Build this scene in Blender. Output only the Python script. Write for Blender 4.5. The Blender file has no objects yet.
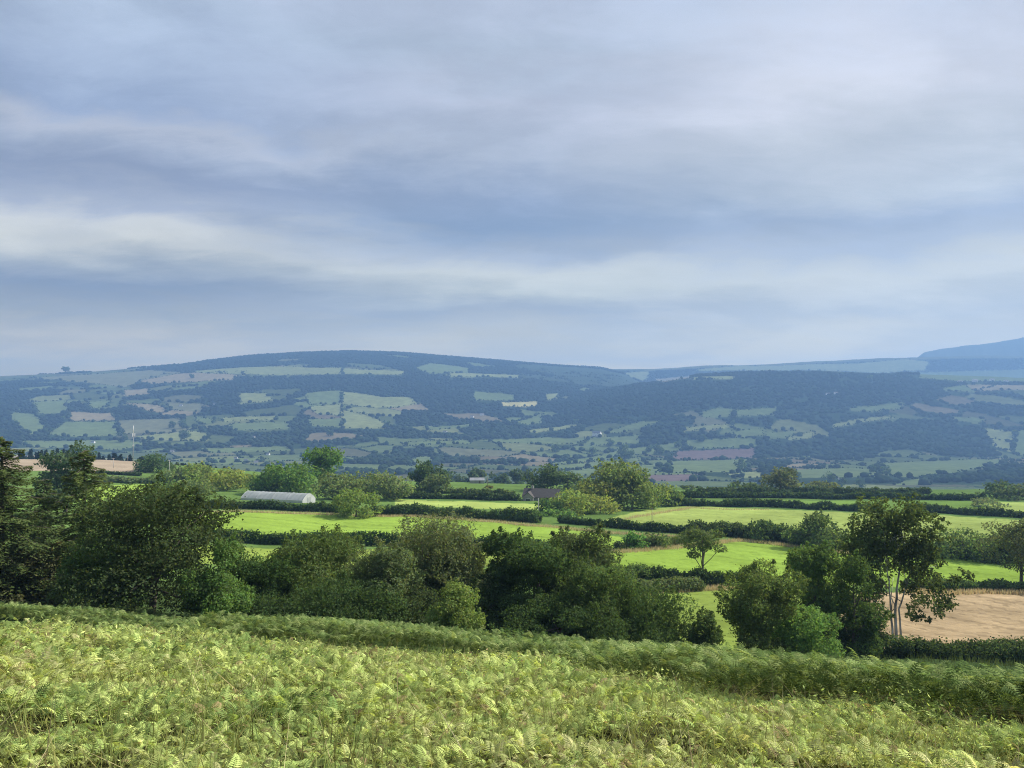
import bpy, math, random
import numpy as np
rng = np.random.default_rng(7)
random.seed(7)
R = math.radians
scene = bpy.context.scene
COL = scene.collection

# ------------------------------------------------------------------ camera
FPX, W, HH, HORIZON = 780.0, 1024, 768, 405.0
PITCH = math.atan((HORIZON - 384) / FPX)
cam_d = bpy.data.cameras.new('camera')
cam_d.sensor_width = 36.0
cam_d.lens = 36.0 * FPX / W
cam_d.clip_start = 0.05
cam_d.clip_end = 40000
cam = bpy.data.objects.new('camera', cam_d)
COL.objects.link(cam)
cam.location = (0, 0, 0)
cam.rotation_euler = (R(90) + PITCH, 0, 0)
scene.camera = cam

def ray(px, row):
    u = (np.asarray(px, float) - 512) / FPX
    v = (384 - np.asarray(row, float)) / FPX
    c, s = math.cos(PITCH), math.sin(PITCH)
    return np.stack([u, c - v * s, s + v * c], -1)

# ------------------------------------------------------------------ noise + terrain
def vnoise(x, y, seed=0):
    x = np.asarray(x, float); y = np.asarray(y, float)
    xi = np.floor(x).astype(np.int64); yi = np.floor(y).astype(np.int64)
    fx = x - xi; fy = y - yi
    fx = fx * fx * (3 - 2 * fx); fy = fy * fy * (3 - 2 * fy)
    def h(a, b):
        n = (a * 374761393 + b * 668265263 + seed * 974634541) & 0x7fffffff
        n = ((n ^ (n >> 13)) * 1274126177) & 0x7fffffff
        return ((n ^ (n >> 16)) & 0xffff) / 65535.0
    a = h(xi, yi); b = h(xi + 1, yi); c = h(xi, yi + 1); d = h(xi + 1, yi + 1)
    return (a * (1 - fx) + b * fx) * (1 - fy) + (c * (1 - fx) + d * fx) * fy

def fbm(x, y, seed=0, o=4):
    t = 0; amp = .5
    for k in range(o):
        t = t + amp * (vnoise(x, y, seed + k) - .5); x = x * 2.03; y = y * 2.03; amp *= .5
    return t * 2

def hermite(xs, ys):
    xs = np.array(xs, float); ys = np.array(ys, float)
    d = np.diff(ys) / np.diff(xs)
    m = np.concatenate([[d[0]], np.where(d[:-1] * d[1:] > 0, 2 * d[:-1] * d[1:] / (d[:-1] + d[1:] + 1e-12), 0), [d[-1]]])
    def f(x):
        x = np.clip(x, xs[0], xs[-1])
        i = np.clip(np.searchsorted(xs, x) - 1, 0, len(xs) - 2)
        h = xs[i + 1] - xs[i]; t = (x - xs[i]) / h
        t2 = t * t; t3 = t2 * t
        return (2*t3-3*t2+1)*ys[i] + (t3-2*t2+t)*h*m[i] + (-2*t3+3*t2)*ys[i+1] + (t3-t2)*h*m[i+1]
    return f

PROFILE = hermite([-300, -80, 0, 8, 25, 40, 56, 75, 110, 160, 212, 300, 400, 450, 600, 1000, 1300, 2000, 20000],
                  [40, 18, -1.75, -3.4, -8.3, -12.6, -17, -21.5, -25, -28.5, -31, -36, -41, -45.5, -70, -115, -130, -136, -140])

def crest(pts, D):
    px = np.array([p[0] for p in pts], float); rw = np.array([p[1] for p in pts], float)
    a = (px - 512) / FPX; z = (HORIZON - rw) / FPX * D
    return lambda t: np.interp(t, a, z)

L1 = crest([(-400, 385), (-100, 379), (0, 376), (50, 374), (100, 371), (150, 367), (190, 363), (250, 356), (300, 353), (350, 351.5),
            (400, 353), (450, 357), (500, 361), (560, 366), (600, 368), (622, 373), (650, 386), (700, 405), (800, 425), (1400, 430)], 4450)
L2 = crest([(300, 392), (560, 373), (620, 369.5), (650, 369), (700, 366.5), (760, 364.5), (820, 361.5), (880, 358.5), (920, 357), (1024, 355.5), (1400, 352)], 4900)
L3 = crest([(860, 385), (905, 366), (918, 357), (925, 352), (940, 348), (980, 343), (1000, 341), (1024, 336), (1060, 333), (1400, 340)], 5700)
L4 = crest([(300, 452), (440, 436), (500, 419), (540, 404), (600, 390), (650, 382), (700, 373.5), (760, 371), (820, 372), (900, 375), (1024, 377), (1400, 380)], 3100)
L5 = crest([(600, 482), (700, 470), (740, 462), (800, 442), (860, 428), (920, 420), (960, 432), (1000, 452), (1030, 462), (1100, 470), (1400, 470)], 2500)

def layer(f, x, y, y0, D, back, base=-136.0):
    a = x / np.maximum(y, 1)
    zc = f(a)
    t = np.clip((y - y0) / (D - y0), 0, 1)
    s = t * t * (3 - 2 * t)
    s = .55 * s + .45 * t
    z = base + (zc - base) * s
    return np.where(y > D, zc - (y - D) * back, z)

def smax(a, b, k=12.0):
    h = np.clip(.5 + .5 * (a - b) / k, 0, 1)
    return b * (1 - h) + a * h + k * h * (1 - h)

def HT(x, y):
    x = np.asarray(x, float); y = np.asarray(y, float)
    z = PROFILE(y)
    tilt = np.interp(y, [-100, 40, 90, 170, 500, 900], [.055, .06, .05, .025, .022, .0])
    z = z - tilt * 160 * np.tanh(x / 160)
    z = z + 12 * np.exp(-(((x + 270) / 130) ** 2 + ((y - 480) / 110) ** 2))
    z = z + 0.35 * fbm(x / 9, y / 9, 3, 3) * np.clip((y + 20) / 30, 0, 1)
    z = z + 1.6 * fbm(x / 70, y / 70, 9, 2) * np.clip((y - 60) / 120, 0, 1)
    far = y > 1200
    if np.any(far):
        xf, yf = x[far] if x.shape else x, y[far] if y.shape else y
        zf = z[far] if z.shape else z
        fade = np.clip((yf - 1500) / 900, 0, 1)
        rough = 16 * fbm(xf / 420, yf / 420, 21, 4) * fade
        for f, y0, D, b in ((L1, 1800, 4450, .05), (L2, 3600, 4900, .03), (L3, 4400, 5700, .03), (L4, 1900, 3100, .02), (L5, 1750, 2500, .10)):
            zl = layer(f, xf, yf, y0, D, b)
            zf = smax(zf, zl)
        edge = np.clip(np.abs(yf - 4450) / 600, 0, 1)
        zf = zf + rough * edge
        if z.shape: z[far] = zf
        else: z = zf
    return z

TS = np.geomspace(2.0, 9000, 5000)
def hit(px, row):
    """where the sight line through a point of the picture meets the ground"""
    d = ray(px, row)
    p = d[None, :] * TS[:, None]
    below = p[:, 2] < HT(p[:, 0], p[:, 1])
    if not below.any(): return p[-1]
    i = int(np.argmax(below))
    lo, hi = TS[max(i - 1, 0)], TS[i]
    for _ in range(18):
        m = .5 * (lo + hi); q = d * m
        if q[2] < float(HT(np.array([q[0]]), np.array([q[1]]))[0]): hi = m
        else: lo = m
    return d * hi

def hits(pts): return np.array([hit(*p) for p in pts])

def at_depth(px, row, y):
    d = ray(px, row); return d * (y / d[1])

def ground_z(x, y): return float(HT(np.array([x]), np.array([y]))[0])

def inside(poly, x, y):
    c = np.zeros(x.shape, bool); n = len(poly); j = n - 1
    for i in range(n):
        xi, yi = poly[i][:2]; xj, yj = poly[j][:2]
        if yi != yj:
            c ^= ((yi > y) != (yj > y)) & (x < (xj - xi) * (y - yi) / (yj - yi) + xi)
        j = i
    return c

# ------------------------------------------------------------------ object helpers
def link(name, mesh, parent=None):
    o = bpy.data.objects.new(name, mesh); COL.objects.link(o)
    if parent: o.parent = parent
    return o

def tag(o, label=None, cat=None, group=None, kind=None):
    if label: o['label'] = label
    if cat: o['category'] = cat
    if group: o['group'] = group
    if kind: o['kind'] = kind
    return o

def empty(name, loc, label, cat, group=None, rz=0):
    o = bpy.data.objects.new(name, None); COL.objects.link(o)
    o.location = loc; o.rotation_euler = (0, 0, rz); o.empty_display_size = .5
    return tag(o, label, cat, group)

def build(name, V, F, mat, parent=None, col=None, smooth=False):
    V = np.asarray(V, np.float32); F = np.asarray(F, np.int32)
    k = F.shape[1]; m = bpy.data.meshes.new(name)
    m.vertices.add(len(V)); m.vertices.foreach_set('co', V.ravel())
    m.loops.add(F.size); m.loops.foreach_set('vertex_index', F.ravel())
    m.polygons.add(len(F)); m.polygons.foreach_set('loop_start', np.arange(0, F.size, k, dtype=np.int32))
    m.polygons.foreach_set('loop_total', np.full(len(F), k, np.int32))
    if smooth: m.polygons.foreach_set('use_smooth', np.ones(len(F), bool))
    m.update(calc_edges=True)
    if col is not None:
        a = m.color_attributes.new('col', 'FLOAT_COLOR', 'POINT')
        c = np.ones((len(V), 4), np.float32); c[:, :3] = col
        a.data.foreach_set('color', c.ravel())
    m.materials.append(mat)
    m.validate()
    return link(name, m, parent)

class Soup:
    """collects polygons of any size, builds one mesh"""
    def __init__(s): s.v = []; s.f = []
    def poly(s, pts):
        b = len(s.v); s.v += [tuple(p) for p in pts]; s.f.append(tuple(range(b, b + len(pts))))
    def box(s, x0, x1, y0, y1, z0, z1):
        b = len(s.v)
        s.v += [(x, y, z) for z in (z0, z1) for x, y in ((x0, y0), (x1, y0), (x1, y1), (x0, y1))]
        s.f += [tuple(b + i for i in q) for q in ((3, 2, 1, 0), (4, 5, 6, 7), (0, 1, 5, 4), (1, 2, 6, 5), (2, 3, 7, 6), (3, 0, 4, 7))]
    def tube(s, pts, rad, n=8, cap=True):
        pts = np.asarray(pts, float); b = len(s.v)
        for i, p in enumerate(pts):
            t = pts[min(i + 1, len(pts) - 1)] - pts[max(i - 1, 0)]
            t = t / (np.linalg.norm(t) + 1e-9)
            a = np.cross(t, (0.31, .95, .05)); a /= np.linalg.norm(a) + 1e-9
            c = np.cross(t, a)
            for k in range(n):
                w = 2 * math.pi * k / n
                s.v.append(tuple(p + rad[i] * (math.cos(w) * a + math.sin(w) * c)))
        for i in range(len(pts) - 1):
            for k in range(n):
                k2 = (k + 1) % n
                s.f.append((b + i*n + k, b + i*n + k2, b + (i+1)*n + k2, b + (i+1)*n + k))
        if cap:
            s.f.append(tuple(b + k for k in range(n))[::-1]); e = b + (len(pts) - 1) * n
            s.f.append(tuple(e + k for k in range(n)))
    def build(s, name, mat, parent=None, smooth=False):
        m = bpy.data.meshes.new(name); m.from_pydata(s.v, [], s.f); m.update()
        m.materials.append(mat)
        if smooth: m.polygons.foreach_set('use_smooth', [True] * len(m.polygons))
        return link(name, m, parent)

# ------------------------------------------------------------------ materials
def new_mat(name):
    m = bpy.data.materials.new(name); m.use_nodes = True
    nt = m.node_tree; nt.nodes.clear()
    out = nt.nodes.new('ShaderNodeOutputMaterial')
    return m, nt, out

def leaf_mat(name, trans=.3, gloss=.05, tint=(1.25, 1.2, .55)):
    m, nt, out = new_mat(name)
    at = nt.nodes.new('ShaderNodeAttribute'); at.attribute_name = 'col'
    d = nt.nodes.new('ShaderNodeBsdfDiffuse'); t = nt.nodes.new('ShaderNodeBsdfTranslucent')
    g = nt.nodes.new('ShaderNodeBsdfGlossy'); g.inputs['Roughness'].default_value = .45
    g.inputs['Color'].default_value = (.9, .95, .9, 1)
    mul = nt.nodes.new('ShaderNodeMixRGB'); mul.blend_type = 'MULTIPLY'; mul.inputs[0].default_value = 1
    mul.inputs[2].default_value = (*tint, 1)
    mx = nt.nodes.new('ShaderNodeMixShader'); mx.inputs[0].default_value = trans
    mg = nt.nodes.new('ShaderNodeMixShader'); mg.inputs[0].default_value = gloss
    L = nt.links.new
    L(at.outputs['Color'], d.inputs['Color']); L(at.outputs['Color'], mul.inputs[1]); L(mul.outputs[0], t.inputs['Color'])
    L(d.outputs[0], mx.inputs[1]); L(t.outputs[0], mx.inputs[2])
    L(mx.outputs[0], mg.inputs[1]); L(g.outputs[0], mg.inputs[2]); L(mg.outputs[0], out.inputs[0])
    return m

def noisy_mat(name, c1, c2, scale=3.0, rough=.8, detail=6, stretch=(1, 1, 1), bump=0.0):
    m, nt, out = new_mat(name); L = nt.links.new
    p = nt.nodes.new('ShaderNodeBsdfPrincipled'); p.inputs['Roughness'].default_value = rough
    tc = nt.nodes.new('ShaderNodeTexCoord'); mp = nt.nodes.new('ShaderNodeMapping'); mp.inputs['Scale'].default_value = stretch
    n = nt.nodes.new('ShaderNodeTexNoise'); n.inputs['Scale'].default_value = scale; n.inputs['Detail'].default_value = detail
    r = nt.nodes.new('ShaderNodeValToRGB'); r.color_ramp.elements[0].color = (*c1, 1); r.color_ramp.elements[1].color = (*c2, 1)
    r.color_ramp.elements[0].position = .35; r.color_ramp.elements[1].position = .65
    L(tc.outputs['Object'], mp.inputs[0]); L(mp.outputs[0], n.inputs['Vector']); L(n.outputs['Fac'], r.inputs[0]); L(r.outputs[0], p.inputs['Base Color'])
    if bump:
        b = nt.nodes.new('ShaderNodeBump'); b.inputs['Strength'].default_value = bump
        L(n.outputs['Fac'], b.inputs['Height']); L(b.outputs[0], p.inputs['Normal'])
    L(p.outputs[0], out.inputs[0])
    return m

M_LEAF = leaf_mat('tree_leaf', .43, .0)
M_CONIFER = leaf_mat('conifer_needle', .28, .0)
M_FROND = leaf_mat('bracken_frond', .36, .0, (1.2, 1.15, .6))
M_GRASS = leaf_mat('dry_grass_blade', .3, .0, (1.1, 1.05, .8))
M_CANOPY = leaf_mat('far_canopy', .1, .0)
M_BARK = noisy_mat('tree_bark', (.07, .055, .04), (.13, .11, .085), 4, .9, 8, (1, 1, .25), .4)
M_PALEBARK = noisy_mat('pale_bark', (.14, .13, .12), (.62, .60, .56), 1.9, .8, 8, (1, 1, .5), .3)
M_ROOF = noisy_mat('brown_roof_tile', (.040, .036, .034), (.062, .056, .053), 1.2, .85, 8, (1, 1, 4), .3)
M_WALL = noisy_mat('grey_render_wall', (.25, .24, .225), (.33, .32, .30), .8)
M_WHITEWALL = noisy_mat('white_wall', (.62, .61, .58), (.75, .74, .71), .5)
M_SLATE = noisy_mat('slate_roof', (.10, .10, .11), (.16, .16, .17), .8)
M_PALEROOF = noisy_mat('pale_sheet_roof', (.18, .19, .20), (.25, .26, .27), .4, .7)
M_GLASS = noisy_mat('window_glass', (.03, .04, .05), (.05, .06, .07), 1, .1)
M_TUNNEL = noisy_mat('polythene_cover', (.24, .265, .25), (.33, .35, .335), .35, .75, 6, (1, 1, 1), .1)
M_SKIRT = noisy_mat('white_polythene', (.36, .38, .36), (.46, .48, .46), .5, .4)
M_STEEL = noisy_mat('galvanised_steel', (.26, .28, .29), (.36, .38, .39), 2, .5)
M_WHITE = noisy_mat('white_paint', (.74, .75, .76), (.82, .82, .82), 1, .4)
M_POLE = noisy_mat('weathered_pole_wood', (.16, .14, .12), (.28, .25, .21), 1.5, .85, 6, (1, 1, .2))
M_PALEPOLE = noisy_mat('pale_pole_wood', (.38, .36, .33), (.5, .48, .44), 1.5, .85, 6, (1, 1, .2))
M_DOOR = noisy_mat('door_paint', (.1, .07, .05), (.14, .1, .07), 2)

# ------------------------------------------------------------------ ground
LIME = (.265, .385, .062); LIME2 = (.25, .325, .065); GREEN = (.17, .27, .055); PALE = (.33, .405, .105)
STRAW = (.47, .345, .195); TAN = (.34, .27, .19)
MID_FIELDS = [
    ([(190, 511), (300, 512.5), (420, 515), (512, 522), (560, 527), (625, 538), (632, 547), (560, 553), (480, 548), (190, 534)], LIME),
    ([(190, 545), (550, 552), (560, 566), (190, 564)], LIME2),
    ([(608, 552), (690, 545), (760, 538), (850, 551), (1060, 566), (1060, 586), (945, 586), (730, 586), (608, 574)], LIME),
    ([(560, 594), (690, 588), (860, 590), (860, 660), (560, 650)], LIME2),
    ([(860, 592), (1060, 592), (1120, 652), (800, 652)], STRAW),
    ([(580, 526), (660, 508), (690, 506), (770, 509), (850, 512.5), (940, 515), (1060, 522), (1060, 548), (940, 543), (850, 536), (740, 534), (690, 530), (640, 528)], PALE),
    ([(760, 500), (1000, 501), (1060, 505), (1060, 512), (940, 512), (850, 509), (770, 506.5)], GREEN),
    ([(985, 502), (1060, 504), (1060, 515), (985, 511)], PALE),
    ([(60, 486), (195, 484), (195, 496), (60, 502)], LIME),
    ([(0, 454), (62, 456.5), (145, 468), (150, 473), (60, 471), (0, 471)], TAN),
    ([(395, 499), (550, 505), (550, 510), (395, 506)], PALE),
]
FG = (.135, .175, .07); FP = (.215, .24, .10); FT = (.25, .21, .125); FM = (.16, .165, .09); PL = (.16, .115, .105); FB = (.42, .38, .17)
FAR_FIELDS = [
    ([(47,434),(65,422),(117,421),(120,436),(75,437)],FG),([(118,420),(180,418),(190,431),(122,434)],FM),([(134,436),(190,431),(210,433),(208,441),(150,440)],FP),
    ([(33,402),(65,400),(70,412),(38,414)],FG),([(8,412),(38,415),(45,428),(33,437),(12,420)],FG),([(66,412),(112,413),(116,420),(70,421)],FT),
    ([(122,390),(148,388),(150,394),(124,396)],FT),([(140,381),(165,374),(245,371),(232,380),(190,382),(150,384)],FT),([(185,372),(250,367),(342,368),(342,374),(240,375)],FP),
    ([(238,393),(268,393),(274,401),(240,404)],FP),([(195,416),(214,419),(213,424),(198,424)],FG),([(222,418),(275,416),(277,420),(224,422)],FP),
    ([(230,424),(290,422),(290,429),(232,431)],FG),([(122,402),(160,405),(170,412),(150,412)],FT),([(165,402),(205,404),(200,412),(172,410)],FM),([(88,402),(110,400),(108,407),(90,408)],FG),
    ([(304,393),(342,390),(342,402),(310,405)],FG),([(308,407),(342,404),(342,416),(318,414)],FP),([(306,419),(342,418),(342,428),(312,426)],FG),
    ([(30,377.5),(150,370),(185,372),(140,381),(125,388),(100,384),(70,382)],FM),([(15,441),(130,440),(150,444),(120,450),(30,447)],FG),
    ([(200,448),(290,446),(290,451),(210,453)],FG),([(210,459),(262,457),(264,461),(215,463)],FG),
    ([(342,368),(380,370),(412,372),(400,375),(342,374)],FP),([(415,368),(430,363),(470,368),(470,373),(430,374)],FG),([(448,372),(520,375),(520,378),(450,377)],FP),
    ([(342,391),(372,395),(385,397),(412,397),(417,404),(395,408),(365,407),(342,404)],FP),([(342,410),(365,414),(387,424),(385,429),(342,428)],FP),
    ([(472,391),(515,395),(515,400),(475,401)],FG),([(500,402),(538,401),(538,405),(525,407),(502,406)],FB),([(545,394),(560,393),(556,400),(547,400)],FP),
    ([(515,422),(542,413),(542,422),(530,425)],FG),([(425,427),(470,424),(500,422),(465,427),(428,430)],FG),([(520,431),(570,424),(585,423),(560,430),(535,433)],FP),
    ([(485,440),(545,437),(590,438),(575,444),(500,443)],FG),([(400,443),(470,440),(470,444),(405,446)],FG),([(405,461),(420,456),(435,457),(430,464),(410,466)],FG),
    ([(592,437),(640,435),(640,443),(580,446)],FG),([(545,464),(620,449),(682,441),(680,451),(620,456),(560,465)],FG),([(550,466),(640,457),(645,463),(560,470)],FG),([(560,471),(660,464),(660,472),(570,476)],FG),
    ([(600,433),(640,421),(662,421),(622,433)],FG),([(698,413),(720,407),(735,409),(728,417),(705,418)],FG),([(735,410),(777,407),(775,415),(735,417)],FG),
    ([(682,428),(735,424),(733,428),(684,432)],FP),([(684,440),(757,438),(757,447),(690,449)],FG),([(676,451),(757,448),(752,458),(670,460)],PL),([(670,461),(752,459),(745,472),(668,473)],FG),
    ([(732,431),(765,428),(762,436),(735,438)],FG),([(767,433),(795,430),(792,437),(767,440)],FG),([(785,438),(815,431),(815,438),(790,440)],FP),
    ([(832,424),(870,417),(890,416),(895,418),(870,421),(833,428)],FP),([(848,408),(905,402),(900,409),(870,412),(850,411)],FG),
    ([(950,416),(985,419),(980,424),(955,421)],FG),([(985,428),(1015,432),(1015,442),(988,438)],FP),([(993,438),(1015,443),(1010,452),(993,446)],FP),([(1017,430),(1040,430),(1040,460),(1012,452)],FG),
    ([(880,463),(1010,459),(1000,464),(960,472),(910,478),(880,474)],FG),([(790,470),(840,468),(878,469),(878,477),(800,478)],FG),([(895,482),(930,477),(935,475),(925,485),(895,485)],FG),
    ([(725,474),(760,471),(770,477),(745,478)],FP),([(640,475),(700,474),(700,481),(640,481)],PL),
    ([(690,370),(740,366),(860,363),(905,359),(930,362),(925,370),(880,373),(800,370),(700,371)],FP),([(905,373),(1040,369),(1040,381),(960,381),(920,378)],FG),
    ([(624,373),(650,371),(648,378),(630,377)],FP),([(690,378),(735,376),(735,379),(692,380)],FP),([(655,379),(700,374.5),(690,378),(662,382)],FT),
    ([(940,388),(970,384),(1000,385),(975,392),(945,391)],FG),([(965,385),(1040,384),(1040,390),(975,391)],FT),
]
mid_polys = [(hits(p), c) for p, c in MID_FIELDS]
far_polys = [(hits(p), c) for p, c in FAR_FIELDS]

# wood areas of the valley floor and the slopes, fields elsewhere
NS = 4096
seed_col = np.array([FG, FG, FP, FM, FG, FM, FG, FG, FG, FT])[rng.integers(0, 10, NS)] * rng.uniform(.5, .95, (NS, 1))
seed_open = rng.random(NS)
CX, CY = 165.0, 120.0
def voronoi(x, y):
    """jittered field cells: an index into the cell tables and the distance to the field boundary"""
    u = x / CX + .25 * y / CY; v = y / CY
    iu = np.floor(u).astype(np.int64); iv = np.floor(v).astype(np.int64)
    d1 = np.full(x.shape, 1e9); d2 = np.full(x.shape, 1e9); idx = np.zeros(x.shape, np.int64)
    for du in (-1, 0, 1):
        for dv in (-1, 0, 1):
            a, b = iu + du, iv + dv
            h = ((a * 73856093) ^ (b * 19349663)) & 0x7fffffff; h = ((h ^ (h >> 11)) * 668265263) & 0x7fffffff
            jx = .12 + .76 * ((h >> 4) & 1023) / 1023.0; jy = .12 + .76 * ((h >> 15) & 1023) / 1023.0
            d = np.hypot((a + jx - u) * CX, (b + jy - v) * CY)
            near = d < d1
            d2 = np.where(near, d1, np.minimum(d2, d)); idx = np.where(near, (h >> 3) & 4095, idx); d1 = np.where(near, d, d1)
    return idx, d2 - d1

SOLID_WOODS = [hits(p)[:, :2] for p in (
    [(742, 464), (790, 446), (850, 433), (900, 419), (950, 421), (978, 433), (1002, 456), (880, 462), (790, 469)],
    [(545, 406), (600, 389), (660, 378), (700, 375), (900, 378), (962, 393), (920, 403), (830, 411), (740, 406), (650, 419), (560, 416)],
    [(200, 390), (240, 377), (342, 376), (440, 377), (520, 380), (640, 379), (560, 398), (450, 405), (420, 396), (342, 390), (240, 391)],
    [(935, 477), (965, 468), (1040, 466), (1040, 487), (940, 487)])]
def wood_mask(x, y):
    """true where woodland grows far off (outside the drawn fields)"""
    m = y > 1250
    lim = 2030 + 400 * fbm(x / 500, y / 500, 31, 3)
    valley_wood = fbm(x / 260, y / 160, 41, 3) > .16
    m &= (y > lim) | valley_wood
    sl = np.where((y > 1900) & m)[0]
    if len(sl):
        ix_, gp_ = voronoi(x[sl], y[sl])
        a_ = x[sl] / y[sl]
        p_ = np.where(a_ < -.15, .56, np.where(a_ < .12, .30, .13)) * np.clip(1.0 + 1.6 * fbm(x[sl] / 700, y[sl] / 700, 71, 2), .15, 1.7)
        p_ = np.where(y[sl] > 3700, .05, p_)
        for sw in SOLID_WOODS: p_ = np.where(inside(sw, x[sl], y[sl]), 0, p_)
        m[sl[(seed_open[ix_] < p_) & (gp_ > 8)]] = False
    m &= ~((y > 3450) & (y < 4280 + 120 * fbm(x / 200, y / 200, 72, 2)) & (x / np.maximum(y, 1) > .02 + .08 * fbm(x / 400, y / 400, 73, 3)) & (x / np.maximum(y, 1) < .17))
    m &= ~((y > 3800) & (x < -1750) & (fbm(x / 300, y / 300, 55, 2) < .25))
    m &= y < 4800
    return m

azf = np.linspace(R(-41), R(41), 860)
azc = np.concatenate([np.linspace(R(-180), R(-41), 60, endpoint=False), azf, np.linspace(R(41), R(180), 60)[1:]])
rr = np.concatenate([np.linspace(0.4, 8, 20, endpoint=False), np.geomspace(8, 90, 130, endpoint=False),
                     np.geomspace(90, 460, 230, endpoint=False), np.geomspace(460, 1250, 50, endpoint=False), np.geomspace(1250, 5900, 270, endpoint=False), np.geomspace(5900, 9800, 24)])
A, RRR = np.meshgrid(azc, rr)
gx = (RRR * np.sin(A)).ravel(); gy = (RRR * np.cos(A)).ravel()
gz = HT(gx, gy)
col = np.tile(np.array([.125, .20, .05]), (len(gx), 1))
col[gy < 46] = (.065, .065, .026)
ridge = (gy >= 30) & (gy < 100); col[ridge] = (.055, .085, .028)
farm = gy > 470
col[farm] = (.10, .15, .05)
fi = np.where((gy > 1150) & (np.abs(np.arctan2(gx, gy)) < R(45)))[0]
ix, gap = voronoi(gx[fi], gy[fi])
low = (gy[fi] < 4400)
c = np.where(low[:, None], seed_col[ix], np.array(FM) * .75)
c[(gap < 7) & low] = (.03, .05, .022)
wm = wood_mask(gx[fi], gy[fi]); c[wm] = (.03, .05, .022)
flank = (gy[fi] > 3450) & (gy[fi] <= 4850) & (gx[fi] / gy[fi] > 0) & (gx[fi] / gy[fi] < .17); c[flank] = (.045, .066, .036)
hi_moor = gy[fi] > 4850; c[hi_moor] = (.11, .125, .065)
col[fi] = c
for poly, cc in mid_polys + far_polys:
    b0, b1 = poly.min(0), poly.max(0)
    s = np.where((gx >= b0[0]) & (gx <= b1[0]) & (gy >= b0[1]) & (gy <= b1[1]))[0]
    k = s[inside(poly, gx[s], gy[s])]
    col[k] = cc
# wear in the fields: broad mottling, mower and drill lines, straw tracks
mot = 1 + .22 * fbm(gx / 22, gy / 22, 61, 4) + .10 * fbm(gx / 4, gy / 4, 62, 2)
col *= np.clip(mot, .6, 1.5)[:, None]
for q in (0, 1, 2, 3, 5):
    k = inside(mid_polys[q][0], gx, gy); uu = gx[k] * (.35 + .1 * q) + gy[k] * .9 + 3 * fbm(gx[k] / 40, gy[k] / 40, 200 + q, 2)
    col[k] *= (1 + .07 * np.sign(np.sin(uu * 1.15)) * (fbm(gx[k] / 30, gy[k] / 30, 210 + q, 2) + .5))[:, None]
    col[k] *= (1 - .16 * (np.abs((uu % 21.0) - 10) < .5))[:, None]
    tuft = vnoise(gx[k] / 1.3, gy[k] / 1.3, 220 + q) > .86; col[k] *= (1 - .20 * tuft)[:, None]
st = np.zeros(len(gx), bool); poly = mid_polys[4][0]; st = inside(poly, gx, gy)
w = (gx * .8 + gy * .45)
col[st] *= (1 - .22 * (np.abs(((w[st] + 2 * fbm(gx[st] / 20, gy[st] / 20, 5, 2)) % 7.0) - 3.5) < .45))[:, None]
uu = gx[st] * .97 - gy[st] * .25; col[st] *= (1 + .10 * np.sign(np.sin(w[st] * 5.5)) * vnoise(gx[st] / 2, gy[st] / 2, 79))[:, None]
col[st] *= (1 - .28 * (vnoise(gx[st] / 1.1, gy[st] / .8, 78) > .80))[:, None]
col[st] *= (1 + .35 * fbm(gx[st] / 6, gy[st] / 3, 77, 3))[:, None]

na, nr = len(azc), len(rr)
I = np.arange(nr - 1)[:, None] * na + np.arange(na - 1)[None, :]
F = np.stack([I, I + 1, I + na + 1, I + na], -1).reshape(-1, 4)[:, ::-1]

gm, nt, out = new_mat('meadow_ground'); L = nt.links.new
at = nt.nodes.new('ShaderNodeAttribute'); at.attribute_name = 'col'
tc = nt.nodes.new('ShaderNodeTexCoord')
n1 = nt.nodes.new('ShaderNodeTexNoise'); n1.inputs['Scale'].default_value = 1.1; n1.inputs['Detail'].default_value = 8
n2 = nt.nodes.new('ShaderNodeTexNoise'); n2.inputs['Scale'].default_value = .06; n2.inputs['Detail'].default_value = 6
mr = nt.nodes.new('ShaderNodeMapRange'); mr.inputs['To Min'].default_value = .72; mr.inputs['To Max'].default_value = 1.28
mr2 = nt.nodes.new('ShaderNodeMapRange'); mr2.inputs['From Min'].default_value = .3; mr2.inputs['From Max'].default_value = .7; mr2.inputs['To Min'].default_value = .85; mr2.inputs['To Max'].default_value = 1.15
mm = nt.nodes.new('ShaderNodeMath'); mm.operation = 'MULTIPLY'
vm = nt.nodes.new('ShaderNodeVectorMath'); vm.operation = 'SCALE'
bs = nt.nodes.new('ShaderNodeBsdfDiffuse'); bs.inputs['Roughness'].default_value = .6
bp = nt.nodes.new('ShaderNodeBump'); bp.inputs['Strength'].default_value = .35; bp.inputs['Distance'].default_value = .3
for n in (n1, n2): L(tc.outputs['Object'], n.inputs['Vector'])
L(n1.outputs['Fac'], mr.inputs['Value']); L(n2.outputs['Fac'], mr2.inputs['Value'])
L(mr.outputs[0], mm.inputs[0]); L(mr2.outputs[0], mm.inputs[1])
L(at.outputs['Color'], vm.inputs[0]); L(mm.outputs[0], vm.inputs['Scale']); L(vm.outputs[0], bs.inputs['Color'])
L(n1.outputs['Fac'], bp.inputs['Height']); L(bp.outputs[0], bs.inputs['Normal']); L(bs.outputs[0], out.inputs[0])
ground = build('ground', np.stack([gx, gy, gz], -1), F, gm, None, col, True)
tag(ground, kind='structure')

# ------------------------------------------------------------------ foliage builders
def unit(v): return v / (np.linalg.norm(v, axis=-1, keepdims=True) + 1e-9)
def rdir(n): return unit(rng.normal(size=(n, 3)))

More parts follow.
